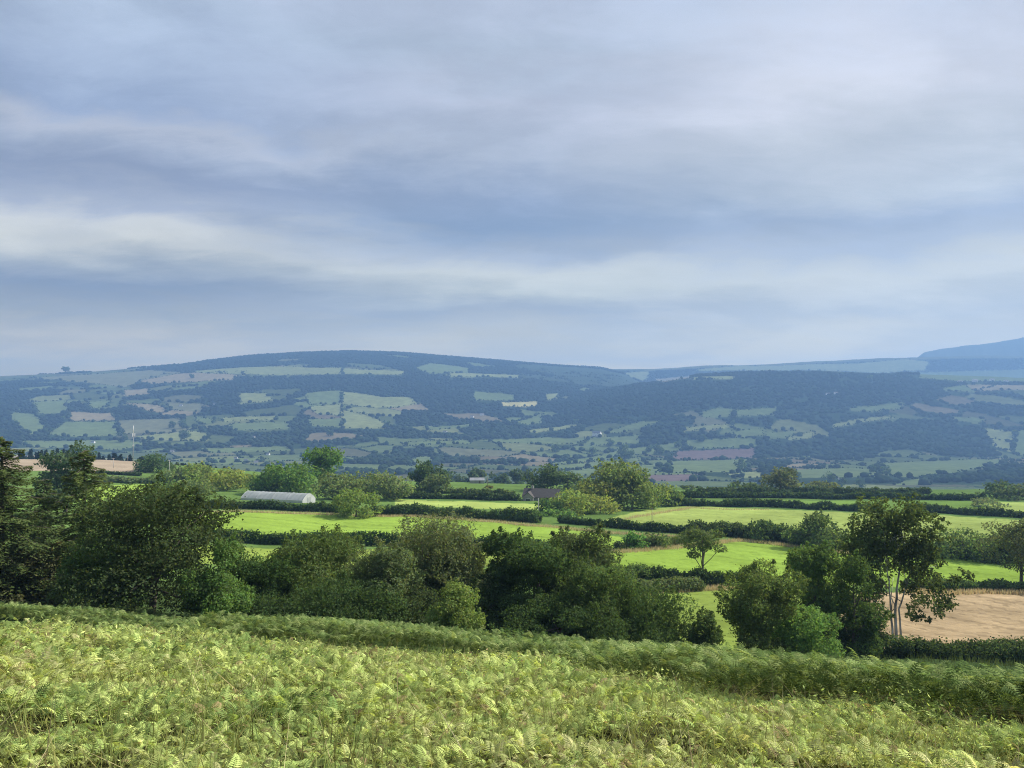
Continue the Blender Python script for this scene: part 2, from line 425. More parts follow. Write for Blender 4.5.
def leaf_quads(P, out, size, asp=.55, up=.35, rnd=.9):
    n = len(P)
    nn = unit(out * .7 + rdir(n) * rnd + np.array([0, 0, up]))
    t = unit(np.cross(nn, rdir(n))); b = np.cross(nn, t)
    s = size[:, None]
    V = np.stack([P + t * s, P + b * s * asp - nn * s * .15, P - t * s, P - b * s * asp - nn * s * .15], 1).reshape(-1, 3)
    F = np.arange(4 * n).reshape(n, 4)
    return V, F

def leaf_cols(n, base, var=.28, hue=.12):
    base = np.array(base)
    c = base * (1 + var * (rng.random((n, 1)) * 2 - 1)) * (1 + hue * (rng.random((n, 3)) * 2 - 1))
    return np.repeat(c, 4, 0)

def crown_points(h, Rx, Ry, cb, nl, nleaf, ragged=.08, top=1.0, lobe=(.26, .46), low=.35):
    """lumpy crown: leaf positions and their outward directions, local to the foot of the tree"""
    hc = h * (1 - cb) / 2; zc = h * cb + hc
    zz = rng.uniform(-.82, .80, nl)
    prof = np.where(zz > 0, np.sqrt(1 - np.maximum(zz, 0) ** 2), 1 - low * np.minimum(zz, 0) ** 2)
    ang = rng.uniform(0, 6.283, nl); rad = np.sqrt(rng.random(nl)) * prof * .78
    C = np.stack([np.cos(ang) * rad * Rx, np.sin(ang) * rad * Ry, zz * hc], -1)
    zf = (C[:, 2] / hc + 1) / 2
    C[:, :2] *= (1 - (1 - top) * zf)[:, None]
    r = rng.uniform(*lobe, nl) * .5 * (Rx + Ry)
    r = np.minimum(r, hc * .6)
    C[:, 2] += zc
    C[:, 2] = np.maximum(C[:, 2], r * .6)
    w = r ** 2; w = w / w.sum()
    k = rng.choice(nl, nleaf, p=w)
    d = rdir(nleaf)
    q = .62 + .38 * np.sqrt(rng.random(nleaf))
    rg = rng.random(nleaf) < ragged
    bump = 1 + .55 * (vnoise(d[:, 0] * 3 + k * 7.1, d[:, 1] * 3 + d[:, 2] * 3, 5) - .5)
    q = np.where(rg, q * rng.uniform(1.05, 1.4, nleaf), q) * bump
    P = C[k] + d * (r[k] * q)[:, None] * np.array([1, 1, .85])
    ns = 46; sh = np.where(rng.random(nleaf) < .13)[0]
    ks = rng.choice(nl, ns, p=w); ds = unit(rdir(ns) + np.array([0, 0, .55]))
    tip = unit(ds * .8 + np.array([0, 0, .6])); Ls = rng.uniform(.25, .7, ns) * r[ks]
    j = rng.integers(0, ns, len(sh)); tt = rng.random(len(sh))
    P[sh] = C[ks[j]] + ds[j] * (r[ks[j]] * .9)[:, None] + tip[j] * (Ls[j] * tt)[:, None] + rng.normal(size=(len(sh), 3)) * (.13 * r[ks[j]] * (1.1 - .8 * tt))[:, None]
    P[:, 2] = np.maximum(P[:, 2], .05 + .2 * rng.random(nleaf))
    ex, ey = np.quantile(np.abs(P[:, 0]), .975), np.quantile(np.abs(P[:, 1]), .975)
    sx, sy = Rx / ex, Ry / ey
    z0 = h * cb * .6; zt = np.quantile(P[:, 2], .992); sz = (h - z0) / max(zt - z0, .1)
    for Q in (P, C): Q[:, 0] *= sx; Q[:, 1] *= sy; Q[:, 2] = np.where(Q[:, 2] > z0, z0 + (Q[:, 2] - z0) * sz, Q[:, 2])
    return P, d, C, r, k

def trunk_mesh(h, tr, C, r, cb, parent, mat, lean=0.0, limbs=9):
    s = Soup()
    top = h * (cb + (1 - cb) * .75)
    n = 7; pts = []; rad = []
    for i in range(n):
        t = i / (n - 1)
        pts.append((lean * t * t * h + .02 * h * math.sin(3 * t), .015 * h * math.sin(4.2 * t), top * t - .3)); rad.append(tr * (1.25 - .25 * min(t * 6, 1)) * (1 - .8 * t))
    s.tube(pts, rad, 8)
    for i in rng.permutation(len(C))[:limbs]:
        t = rng.uniform(.25, .8) ; b = np.array(pts[0]) * (1 - t) + np.array(pts[-1]) * t
        e = C[i]; m = (b + e) / 2 + np.array([0, 0, -.06 * h * rng.random()])
        s.tube([b, m, e], [tr * .42 * (1 - .5 * t), tr * .26, tr * .06], 6)
    return s.build('trunk', mat, parent, True)

TREE_STATS = []
def tree(name, px, d, top, wpx, label, base, cat='tree', cb=.12, nl=22, dens=4.2, leaf=None, group=None, topf=.85, asp=.55,
         ragged=.08, trunk=True, mat=None, bark=None, lobe=(.26, .46), base_row=None, var=.28, ry=None, limbs=9):
    mat = mat or M_LEAF
    if base_row is not None:
        p = hit(px, base_row); d = p[1]
    tp = at_depth(px, top, d); x, y = tp[0], tp[1]
    gz0 = ground_z(x, y); h = max(tp[2] - gz0, 1.0)
    Rr = wpx / 2 / FPX * d
    leaf = leaf or float(np.clip(d * (.0015 if d < 150 else .0018), .07, 1.2))
    area = math.pi * Rr * h * (1 - cb) / 2 * 1.0
    if d < 75 and cb < .2: cb = 0.0; dens *= 1.2; ragged *= .6
    nleaf = int(np.clip(dens * area * 2.0 / (leaf * leaf * 2 * asp), 250, 42000))
    TREE_STATS.append((px, round(d), round(h, 1), round(2*Rr, 1), nleaf))
    root = empty(name, (x, y, gz0), label, cat, group)
    P, dd, C, r, k = crown_points(h, Rr, ry or Rr, cb, nl, nleaf, ragged, topf, lobe, .85 if cb > .2 else (.06 if d < 75 else .3))
    sz = leaf * rng.uniform(.65, 1.3, nleaf)
    V, Fq = leaf_quads(P, dd, sz, asp)
    tone = rng.uniform(.8, 1.22, nl)[k]
    cc = leaf_cols(nleaf, np.array(base) * 2.25, var) * np.repeat(tone, 4)[:, None]
    build('crown' if cat == 'tree' else 'foliage', V, Fq, mat, root, cc)
    if trunk: 
        t = trunk_mesh(h, max(.018 * h + .02 * Rr, .03), C, r, cb, root, bark or M_BARK, limbs=limbs)
        if cat != 'tree': t.name = 'stem'
    return root

OLIVE = (.065, .085, .030); DARK = (.035, .060, .020); MIDG = (.055, .090, .025); LIGHT = (.085, .125, .035); YEL = (.085, .115, .036); GREY = (.075, .092, .045)

# ---- trees in the gully below the bracken slope
tree('tree', 152, 54, 487, 160, 'wide dark broadleaf tree with layered boughs beside the drooping larches', (.034, .048, .020), cb=.06, nl=46, topf=.62, lobe=(.15, .36), dens=5.6, asp=.62, leaf=.10)
tree('tree', 30, 62, 545, 120, 'brownish thorny tree under the larch at the left edge', (.062, .065, .032), cb=.05, nl=26)
tree('tree', 108, 58, 535, 90, 'mid green bushy tree filling the gap below the larch boughs', (.045, .075, .024), cb=.05, nl=26, lobe=(.2, .36))
tree('tree', 214, 52, 543, 62, 'fresh green young tree at the right foot of the wide dark tree', (.06, .10, .03), cb=.03, nl=22)
tree('tree', 268, 57, 556, 74, 'low dark round tree between the fresh young tree and the olive crown', DARK, cb=.03, nl=22)
tree('tree', 322, 59, 536, 92, 'olive crowned tree with a spiky uneven top over the dark hedge', (.058, .082, .028), cb=.05, nl=26, ragged=.14)
tree('tree', 428, 60, 520, 136, 'largest grey olive sallow, broad dome in the middle of the gully', GREY, cb=.05, nl=44, lobe=(.2, .36), dens=4.4)
tree('tree', 384, 56, 548, 86, 'grey green sallow leaning against the largest sallow', (.062, .082, .038), cb=.03, nl=26)
tree('tree', 500, 59, 533, 60, 'narrow dark tree just right of the largest sallow', (.034, .056, .022), cb=.04, nl=22, topf=.7)
tree('tree', 536, 57, 541, 72, 'dark tree with a flat top behind the yellow green bush', (.04, .064, .024), cb=.04, nl=24)
tree('tree', 578, 62, 529, 74, 'tall dark grey tree peaking below the end of the bright meadow', (.046, .062, .028), cb=.05, nl=40, lobe=(.26, .42))
tree('tree', 556, 60, 549, 66, 'dark tree filling the dip left of the tall dark grey tree', (.040, .058, .024), cb=.03, nl=30, lobe=(.26, .42))
tree('tree', 252, 58, 566, 60, 'small dark tree right behind the fresh green young tree', (.040, .060, .024), cb=.03, nl=26, lobe=(.26, .42))
tree('tree', 292, 60, 551, 64, 'olive tree just left of the spiky olive crown', (.055, .075, .028), cb=.03, nl=30, lobe=(.26, .42))
tree('tree', 614, 58, 573, 66, 'dark tree stepping down right of the tall dark grey tree', (.042, .062, .024), cb=.03, nl=30, lobe=(.26, .42))
tree('tree', 466, 61, 534, 60, 'grey olive tree at the right shoulder of the largest sallow', (.066, .082, .04), cb=.03, nl=30, lobe=(.26, .42))
tree('tree', 592, 55, 566, 84, 'dark green tree with lighter flecks at the middle of the thicket', (.045, .068, .024), cb=.03, nl=28)
tree('tree', 645, 55, 588, 84, 'low spreading dark tree at the right end of the thicket', (.038, .060, .022), cb=.02, nl=28)
tree('bush', 704, 54, 611, 36, 'small round dark bush standing apart at the thicket end', (.042, .062, .022), 'bush', cb=.0, nl=18)
tree('bush', 455, 50, 586, 52, 'yellow green feathery bush in front of the sallows', YEL, 'bush', cb=.0, nl=22, ragged=.16)
tree('bush', 560, 52, 600, 120, 'broad dark bush at the foot of the middle thicket', (.034, .054, .020), 'bush', cb=.0, nl=26)
tree('bush', 432, 62, 548, 80, 'grey olive bush filling the gap under the largest sallow', (.06, .078, .036), 'bush', cb=.0, nl=30, lobe=(.26, .42))
tree('bush', 482, 57, 584, 100, 'dark shaded bush behind the yellow green bush', (.034, .054, .020), 'bush', cb=.0, nl=26)
tree('bush', 412, 55, 590, 90, 'grey dark bush under the largest sallow', (.044, .062, .026), 'bush', cb=.0, nl=26)
tree('bush', 245, 54, 592, 70, 'dark bush at the foot of the fresh green young tree', (.034, .056, .020), 'bush', cb=.0, nl=22)
tree('bush', 340, 53, 580, 130, 'broad shaded bush below the spiky olive tree', (.034, .054, .020), 'bush', cb=.0, nl=26)
tree('tree', 764, 60, 567, 78, 'round tree with lit yellowish flecks left of the birch group', (.060, .082, .028), cb=.03, nl=34, lobe=(.2, .36))
tree('tree', 812, 68, 546, 62, 'upright mid green tree between the round tree and the birch', (.055, .085, .028), cb=.04, nl=24, topf=.6)
tree('tree', 852, 66, 556, 60, 'thin leafed dark tree touching the left side of the birch', (.040, .064, .022), cb=.06, nl=20, dens=3.0)
tree('bush', 802, 60, 607, 66, 'pale green bramble bush at the foot of the upright tree', (.075, .125, .040), 'bush', cb=.0, nl=22)
tree('bush', 930, 71, 607, 80, 'dark bush at the foot of the birch beside the straw field', (.045, .07, .025), 'bush', cb=0, nl=20, base_row=None, dens=3.4) if False else None

# ---- drooping larches at the left edge
def larch(px, d, top, wpx, label, base, nb=64, lean=0):
    tp = at_depth(px, top, d); x, y = tp[0], tp[1]; g = ground_z(x, y); h = tp[2] - g; Rr = wpx / 2 / FPX * d
    root = empty('larch', (x, y, g), label, 'tree', 'drooping larches')
    s = Soup(); s.tube([(0, 0, -.3), (.1, 0, h * .35), (0, .1, h * .7), (0, 0, h)], [.024 * h, .018 * h, .01 * h, .01], 8)
    Ps = []; Ds = []; Bt = []
    for i in range(nb):
        t = .10 + .9 * (i + rng.random()) / nb
        z = h * t; Lb = Rr * (1 - t) ** .62 * rng.uniform(.65, 1.2) + .25
        a = i * 2.4 + rng.uniform(-.4, .4)
        dr = np.array([math.cos(a), math.sin(a), 0])
        q = np.linspace(0, 1, 8)
        drop = rng.uniform(.26, .52)
        pts = np.array([0, 0, z]) + dr * (q * Lb)[:, None] + np.array([0, 0, 1]) * (Lb * (.12 * q - drop * q ** 1.6 + .18 * q ** 5))[:, None]
        s.tube(pts[[0, 3, 5, 7]], [.05, .03, .02, .008], 5)
        n = int(240 * Lb / 2.2) + 30
        tt = rng.random(n) ** .75 * 7; i0 = np.minimum(tt.astype(int), 6); f = (tt - i0)[:, None]
        p = pts[i0] * (1 - f) + pts[i0 + 1] * f
        side = np.cross(dr, (0, 0, 1))
        wd = (1.1 - .6 * tt / 7) * .32 * Lb
        off = rng.normal(size=n) * wd * .5
        p = p + side * off[:, None] + np.array([0, 0, -1]) * (np.abs(off) * .35 + rng.random(n) ** 2 * .46)[:, None]
        Ps.append(p); Ds.append(np.tile(dr * .3 + np.array([0, 0, .5]), (n, 1)))
        Bt.append(np.full(n, rng.uniform(.75, 1.3)))
    P = np.concatenate(Ps); D = np.concatenate(Ds); tone = np.concatenate(Bt)
    V, Fq = leaf_quads(P, D, .14 * rng.uniform(.6, 1.5, len(P)), .34, .9, .55)
    build('crown', V, Fq, M_CONIFER, root, leaf_cols(len(P), np.array(base) * 1.6) * np.repeat(tone, 4)[:, None])
    s.build('trunk', M_BARK, root, True)
larch(2, 60, 436, 150, 'tall drooping larch cut by the left edge of the view', (.062, .084, .028), 92)
larch(84, 64, 449, 120, 'drooping larch with long side boughs standing above the wide dark tree', (.072, .096, .030), 80)
larch(44, 70, 478, 110, 'shorter drooping larch between the two tall ones', (.06, .086, .032), 64)

# ---- the birch group
def birch():
    base = hit(893, 652); d = base[1]; x, y = base[0], base[1]; g = ground_z(x, y)
    h = at_depth(893, 497, d)[2] - g
    m = d / FPX
    root = empty('birch_tree', (x, y, g), 'tall three-stemmed birch with pale trunks beside the straw field', 'tree')
    stems = [[(-1, 0), (-3, 40), (-8, 80), (-12, 125)], [(3, 0), (4, 45), (8, 85), (2, 140)], [(11, 0), (10, 40), (20, 80), (24, 120)]]
    tips = []
    for q, st in enumerate(stems):
        s = Soup()
        pts = [np.array([a * m, (q - 1) * .5 + .25 * math.sin(b), b * m]) for a, b in st]
        fine = []
        for i in range(len(pts) - 1):
            for t in np.linspace(0, 1, 5, endpoint=False): fine.append(pts[i] * (1 - t) + pts[i + 1] * t + rng.normal(size=3) * .03)
        fine.append(pts[-1]); nF = len(fine)
        s.tube(fine, [(.12, .16, .11)[q] * (1 - .85 * i / (nF - 1)) for i in range(nF)], 9)
        for k in range(11):
            i = rng.integers(5, nF - 1); a = rng.uniform(0, 6.28); Lb = rng.uniform(1, 2.6)
            e = fine[i] + np.array([math.cos(a) * Lb, math.sin(a) * Lb, Lb * rng.uniform(.3, .9)])
            s.tube([fine[i], (fine[i] + e) / 2 + np.array([0, 0, .15]), e], [.05, .03, .012], 5); tips.append(e)
        s.build('trunk', M_PALEBARK, root, True)
    lobes = [(-12, 140, 17), (4, 143, 16), (20, 132, 15), (-30, 122, 17), (-6, 122, 20), (16, 116, 18), (36, 122, 11), (-34, 100, 15), (-16, 96, 16), (10, 92, 14), (33, 100, 10),
             (-38, 75, 15), (-20, 66, 13), (28, 72, 12), (42, 62, 13), (52, 74, 9), (34, 50, 13), (46, 48, 10), (-42, 52, 15), (-25, 45, 12), (60, 82, 6), (22, 40, 9), (-45, 30, 14), (-2, 74, 10), (46, 130, 7), (-30, 84, 16), (-28, 110, 16), (0, 108, 17), (22, 104, 15), (14, 84, 11), (-26, 30, 15), (20, 60, 9), (-48, 66, 12), (32, 88, 13), (-14, 50, 8)]
    Ps, Ds, T = [], [], []
    for a, b, r in lobes:
        for rep in range(2):
            n = int(1.5 * r * r)
            c = np.array([a * m, rng.normal() * 1.4, b * m])
            ncl = max(5, int(r * .9)); cl = rdir(ncl) * (r * m * rng.uniform(.35, 1.1, ncl))[:, None]
            kk = rng.integers(0, ncl, n); dd = rdir(n)
            Ps.append(c + cl[kk] + dd * (.42 * r * m * rng.random(n) ** .5)[:, None]); Ds.append(dd); T.append(np.full(n, rng.uniform(.75, 1.3)))
    P = np.concatenate(Ps); D = np.concatenate(Ds); T = np.concatenate(T)
    V, Fq = leaf_quads(P, D, .14 * rng.uniform(.6, 1.3, len(P)), .7)
    build('crown', V, Fq, M_LEAF, root, leaf_cols(len(P), (.098, .135, .056)) * np.repeat(T, 4)[:, None])
birch()

# ---- lone trees in the fields
tree('tree', 702, 0, 528, 40, 'small lone tree with bare trunk and open crown on the field hedge', (.058, .078, .03), cb=.38, nl=20, dens=2.6, base_row=579, lobe=(.16, .28), ragged=.2)
tree('tree', 1020, 0, 521, 66, 'bushy bare-limbed tree cut by the right edge above the green field', (.052, .062, .032), cb=.25, nl=30, dens=2.4, base_row=588, lobe=(.16, .28), ragged=.2)

# ---- trees and bushes round the farm
MIDTREES = [
    (66, 200, 446, 48, 'blue green dense tree seen between the two larch tops', (.050, .075, .042), 'tree'),
    (153, 390, 454, 34, 'dark round tree at the right end of the ploughed hillside field', (.042, .068, .028), 'tree'),
    (178, 330, 466, 44, 'grey green hedge tree right of the dark round hillside tree', (.07, .095, .04), 'tree'),
    (205, 320, 464, 46, 'speckled yellow green tree in the tree belt left of the polytunnel', (.10, .13, .04), 'tree'),
    (228, 315, 469, 44, 'golden green tree directly left of the polytunnel', (.12, .14, .036), 'tree'),
    (190, 285, 480, 44, 'low olive bush below the speckled tree belt', (.085, .11, .04), 'bush'),
    (247, 335, 474, 36, 'small light tree behind the left end of the polytunnel', (.09, .12, .035), 'tree'),
    (160, 250, 482, 30, 'rounded bush on the small bright field behind the dark tree', (.075, .11, .035), 'bush'),
    (288, 300, 464, 54, 'broad bright tree behind the middle of the polytunnel', (.062, .105, .026), 'tree'),
    (320, 320, 448, 41, 'tall round headed tree rising highest behind the polytunnel', (.060, .105, .025), 'tree'),
    (268, 305, 474, 36, 'small dark tree behind the left half of the polytunnel', (.05, .085, .026), 'tree'),
    (337, 285, 473, 42, 'pale olive tree directly right of the polytunnel', (.085, .11, .042), 'tree'),
    (366, 290, 473, 42, 'pale olive tree second right of the polytunnel', (.09, .115, .042), 'tree'),
    (394, 285, 474, 40, 'silvery green willow with hanging foliage right of the pale olive trees', (.088, .112, .05), 'tree'),
    (428, 330, 462, 34, 'very dark domed tree standing over the far hedge', (.034, .054, .024), 'tree'),
    (436, 315, 474, 30, 'olive bush leaning on the very dark domed tree', (.06, .08, .035), 'bush'),
    (356, 0, 490, 46, 'big rounded lime green bush breaking the hedge along the bright meadow', (.085, .115, .032), 'bush'),
    (542, 340, 465, 36, 'tall dark tree behind the ridge of the bungalow', (.042, .062, .028), 'tree'),
    (567, 335, 472, 30, 'grey green tree behind the right end of the bungalow roof', (.055, .08, .038), 'tree'),
    (590, 310, 478, 34, 'dusky tree between the bungalow trees and the tall copse', (.055, .078, .035), 'tree'),
    (612, 262, 461, 58, 'tallest grey green tree of the copse right of the bungalow', (.085, .108, .042), 'tree'),
    (632, 258, 472, 44, 'right shoulder tree of the copse sloping towards the pale field', (.082, .108, .040), 'tree'),
    (596, 255, 482, 36, 'yellowish tree at the left front of the copse', (.105, .12, .04), 'tree'),
    (652, 270, 484, 36, 'rounded light bush tree at the copse end', (.088, .112, .038), 'tree'),
    (668, 285, 487, 26, 'smallest round tree at the tail of the copse', (.08, .11, .036), 'tree'),
    (574, 232, 490, 44, 'sunlit yellow green bush in front of the bungalow', (.11, .14, .042), 'bush'),
    (548, 228, 499, 26, 'dark garden bush at the bungalow gable', (.05, .085, .028), 'bush'),
    (600, 236, 496, 36, 'golden bush at the foot of the copse', (.12, .14, .045), 'bush'),
    (558, 222, 509, 34, 'clipped low green bush on the corner below the bungalow', (.07, .12, .04), 'bush'),
    (690, 395, 486, 22, 'dark distant tree showing over the long hedge beside the copse', (.045, .065, .032), 'tree'),
    (716, 395, 488, 26, 'small dusky tree over the long hedge, left of the spreading one', (.045, .065, .034), 'tree'),
    (748, 385, 483, 46, 'low spreading dusky tree over the long hedge', (.042, .062, .03), 'tree'),
    (780, 375, 468, 32, 'tall square-topped ash tree over the long hedge', (.068, .08, .042), 'tree'),
    (823, 385, 482, 34, 'round grey tree right of the square-topped ash', (.07, .085, .045), 'tree'),
    (996, 350, 481, 30, 'dark round-headed tree at the right end of the long hedge', (.038, .058, .026), 'tree'),
    (1018, 335, 485, 40, 'dusky tree clump touching the right edge above the long hedge', (.045, .062, .032), 'tree'),
    (985, 300, 499, 34, 'pale grey green sprawling bush by the upper right hedge', (.085, .105, .055), 'bush'),
    (700, 0, 530, 30, 'pale hedge bush where the two hedges meet behind the lone tree', (.07, .09, .04), 'bush'),
    (738, 0, 524, 26, 'dark bush left of the gap in the tall field hedge', (.042, .062, .025), 'bush'),
    (768, 0, 521, 40, 'wide dark bush in the tall field hedge', (.036, .056, .022), 'bush'),
    (818, 0, 514, 58, 'largest hawthorn bush in the tall field hedge left of the birch', (.045, .066, .026), 'bush'),
    (962, 0, 529, 60, 'leafy bush right of the birch in the tall field hedge', (.055, .08, .03), 'bush'),
    (1004, 0, 532, 50, 'grey twiggy bush in the tall field hedge at the right', (.05, .068, .03), 'bush'),
    (634, 0, 532, 22, 'fresh green bush on the dry grass corner between the two meadows', (.05, .10, .03), 'bush'),
    (655, 0, 533, 30, 'olive bush on the dry grass corner between the two meadows', (.065, .09, .035), 'bush'),
    (619, 0, 541, 11, 'tiny dark ball-shaped bush at the meadow corner', (.03, .045, .02), 'bush'),
    (640, 0, 564, 24, 'rounded bush in the low hedge below the small lone tree', (.05, .075, .028), 'bush'),
    (489, 350, 489, 9, 'small golden bush beside the thin pole by the far hedge', (.10, .10, .04), 'bush'),
]
BASEROW = {356: 517, 700: 541, 738: 537, 768: 541, 818: 549, 962: 558, 1004: 562, 634: 549, 655: 547, 619: 550.5, 640: 580}
for px, d, top, wd, lab, base, cat in MIDTREES:
    rnd = {320: .32, 428: .1, 780: .05, 288: .05}.get(px)
    br = BASEROW.get(px) if d == 0 else None
    tree(cat if cat == 'bush' else 'tree', px, d, top, wd, lab, base, cat, cb=rnd if rnd else (.05 if cat == 'tree' else 0), nl=34 if rnd else 24, dens=4.4 if rnd else 3.6, base_row=br,
         lobe=(.22, .38), ragged=.02 if rnd else .07, topf=1.0 if rnd else .8, limbs=5)

# row of conifers and broadleaves dropping into the valley behind the farm
def conifer(px, d, top, wpx, label, base, group):
    tp = at_depth(px, top, d); x, y = tp[0], tp[1]; g = ground_z(x, y); h = max(tp[2] - g, 8); Rr = wpx / 2 / FPX * d
    root = empty('conifer', (x, y, g), label, 'tree', group)
    n = 800; t = rng.random(n) ** 1.3; a = rng.random(n) * 6.283
    r = Rr * (1 - t) ** .8 * np.sqrt(rng.random(n)) * (1 + .25 * np.sin(t * 40))
    P = np.stack([np.cos(a) * r, np.sin(a) * r, h * (.04 + .96 * t)], -1)
    D = np.stack([np.cos(a), np.sin(a), np.full(n, .3)], -1)
    V, Fq = leaf_quads(P, D, np.full(n, d * .0019) * rng.uniform(.6, 1.3, n), .5, .1, .6)
    build('crown', V, Fq, M_CONIFER, root, leaf_cols(n, base))
    s = Soup(); s.tube([(0, 0, -.3), (0, 0, h * .96)], [.02 * h, .02], 6); s.build('trunk', M_BARK, root)
for i, px in enumerate(np.linspace(22, 262, 86)):
    px = px + rng.uniform(-3, 3)
    top = np.interp(px, [28, 80, 140, 200, 262], [449, 450, 456, 464, 474]) + rng.uniform(-1, 4)
    conifer(px, rng.uniform(570, 680), top, rng.uniform(17, 25), 'small dark conifer in the plantation row behind the ploughed hillside field', (.022, .038, .020), 'plantation conifers behind the hillside field')
for i, px in enumerate([447, 458, 470, 481, 493, 504, 515, 527]):
    tree('tree', px, 610 + 30 * math.sin(i * 2.1), 472 + 3 * math.sin(i * 1.7), 17, 'bluish distant tree in the row behind the pale-roofed shed', (.04, .06, .03), 'tree', cb=.05, nl=12, dens=3, group='trees in the row behind the shed', limbs=3)

# ------------------------------------------------------------------ hedges
def hedge(pts, height, width, label, base, dens=4.0, world=False, rough=.42, leaf=None):
    height *= .84; width *= .9
    P0 = hits(pts); P0[:, 2] = 0
    seg = np.linalg.norm(np.diff(P0, axis=0), axis=1); cum = np.concatenate([[0], np.cumsum(seg)])
    Lg = cum[-1]; dm = P0[:, 1].mean()
    leaf = leaf or float(np.clip(dm * .0018, .10, .8))
    n = int(np.clip(dens * Lg * (height * 1.2 + width) / (leaf * leaf * 1.1) , 600, 30000))
    s = rng.random(n) * Lg
    x = np.interp(s, cum, P0[:, 0]); y = np.interp(s, cum, P0[:, 1])
    k = np.clip(np.searchsorted(cum, s) - 1, 0, len(seg) - 1)
    T = np.diff(P0, axis=0)[k] / seg[k][:, None]; Nn = np.stack([-T[:, 1], T[:, 0]], -1)
    hh = height * (1 + rough * 1.6 * fbm(s / (height * 2.2), s * 0 + .5, int(dm) + 3, 3) + .12 * rng.normal(size=n))
    a = rng.random(n) * 2 * math.pi; q = np.sqrt(.35 + .65 * rng.random(n))
    off = np.cos(a) * q; up = np.sin(a) * q * .5 + .5
    wv = width / 2 * (1 + .5 * fbm(s / (height * 1.5), s * 0 + 9.5, int(dm), 2))
    x = x + Nn[:, 0] * off * wv; y = y + Nn[:, 1] * off * wv
    z = HT(x, y) + np.maximum(up * hh, .05)
    out = np.stack([Nn[:, 0] * off, Nn[:, 1] * off, (up - .4) * 1.4], -1)
    c0 = P0.mean(0); c0[2] = ground_z(c0[0], c0[1])
    V, Fq = leaf_quads(np.stack([x, y, z], -1) - c0, out, leaf * rng.uniform(.6, 1.35, n), .6)
    cc = leaf_cols(n, np.array(base) * 1.9) * np.repeat(1 + .35 * fbm(s / 3, z * .4, 91, 3), 4)[:, None]
    o = build('hedge', V, Fq, M_LEAF, None, cc); o.location = c0
    return tag(o, label, 'hedge')

HEDGES = [
    ([(195, 541), (300, 545), (400, 546), (480, 549), (556, 554)], 2.6, 2.0, 'dark trimmed hedge along the lower edge of the big bright meadow', DARK),
    ([(190, 508), (300, 511), (340, 513)], 2.5, 3, 'dark hedge in front of the white polytunnel', (.040, .064, .024)),
    ([(372, 515), (420, 515.5), (512, 521), (540, 523)], 3.4, 4, 'thick hedge along the meadow between the lime bush and the bungalow', (.045, .072, .026)),
    ([(560, 523), (620, 528.5), (655, 532), (692, 534)], 2.4, 2.2, 'low dark hedge between the bright meadow and the pale field', (.036, .058, .022)),
    ([(690, 537), (735, 536), (800, 545), (851, 552), (940, 557), (1000, 561), (1060, 565)], 3.2, 3.4, 'tall rough field hedge running behind the birch', (.042, .062, .025)),
    ([(622, 549), (650, 547), (690, 543)], 1.8, 2.0, 'scrubby hedge on the dry grass between two meadows', (.07, .09, .036)),
    ([(600, 578), (650, 580), (690, 583), (730, 587), (770, 588)], 2.3, 2.2, 'dark hedge below the small lone tree', (.034, .054, .02)),
    ([(630, 592), (665, 592), (700, 590)], 2.0, 3.0, 'grey green brambly bank below the lone tree hedge', (.075, .095, .042)),
    ([(905, 590), (960, 590), (1060, 592)], 1.7, 2.2, 'clipped hedge along the top of the straw field', (.05, .078, .03)),
    ([(780, 655), (850, 656), (910, 657), (1060, 662)], 2.3, 3.2, 'dark overgrown hedge along the bottom of the straw field', (.042, .062, .026)),
    ([(672, 506), (770, 507), (850, 511), (880, 513)], 2.8, 2.6, 'clipped hedge along the top of the pale field', (.04, .064, .025)),
    ([(905, 512), (940, 513), (1000, 516.5), (1060, 521)], 2.6, 2.4, 'clipped hedge at the right crossing above the pale field', (.042, .064, .026)),
    ([(680, 498), (770, 498), (870, 499), (985, 501)], 3.2, 3.0, 'long dark hedge on the skyline of the farm plateau', (.038, .060, .025)),
    ([(700, 494), (800, 493.5), (930, 494)], 3.0, 3.0, 'farthest hedge showing just above the long dark hedge', (.044, .066, .03)),
    ([(395, 498), (450, 499), (520, 501)], 2.6, 2.6, 'dark hedge crossing behind the pale strip left of the bungalow', (.042, .064, .026)),
    ([(405, 493), (460, 494), (515, 496)], 2.6, 3.0, 'lighter hedge beyond the thin pole and the shed', (.065, .09, .034)),
    ([(58, 473), (100, 474), (142, 476)], 1.6, 2.0, 'thin dark hedge along the foot of the ploughed hillside field', (.04, .06, .025)),
    ([(95, 482), (150, 483), (200, 484)], 3.0, 6.0, 'soft grey green hedge bank above the small bright field', (.085, .11, .05)),
]
for a in HEDGES: hedge(*a)

# ------------------------------------------------------------------ dry grass along field margins
def blades(x, y, hgt, base, name, label, width=.04, lean=.35, hvar=.4):
    n = len(x); z = HT(x, y)
    h = hgt * (1 + hvar * (rng.random(n) * 2 - 1))
    a = rng.random(n) * 6.283; dx, dy = np.cos(a), np.sin(a)
    b = rng.random(n) * 6.283; lx, ly = np.cos(b) * lean * h * rng.random(n), np.sin(b) * lean * h * rng.random(n)
    w = width * rng.uniform(.6, 1.4, n)
    V = np.stack([np.stack([x - dx * w, y - dy * w, z], -1), np.stack([x + dx * w, y + dy * w, z], -1), np.stack([x + lx, y + ly, z + h], -1)], 1).reshape(-1, 3)
    base = np.array(base)
    c = base * (1 + .3 * (rng.random((n, 1)) * 2 - 1)) * (1 + .1 * (rng.random((n, 3)) * 2 - 1))
    return build(name, V, np.arange(3 * n).reshape(n, 3), M_GRASS, None, np.repeat(c, 3, 0))
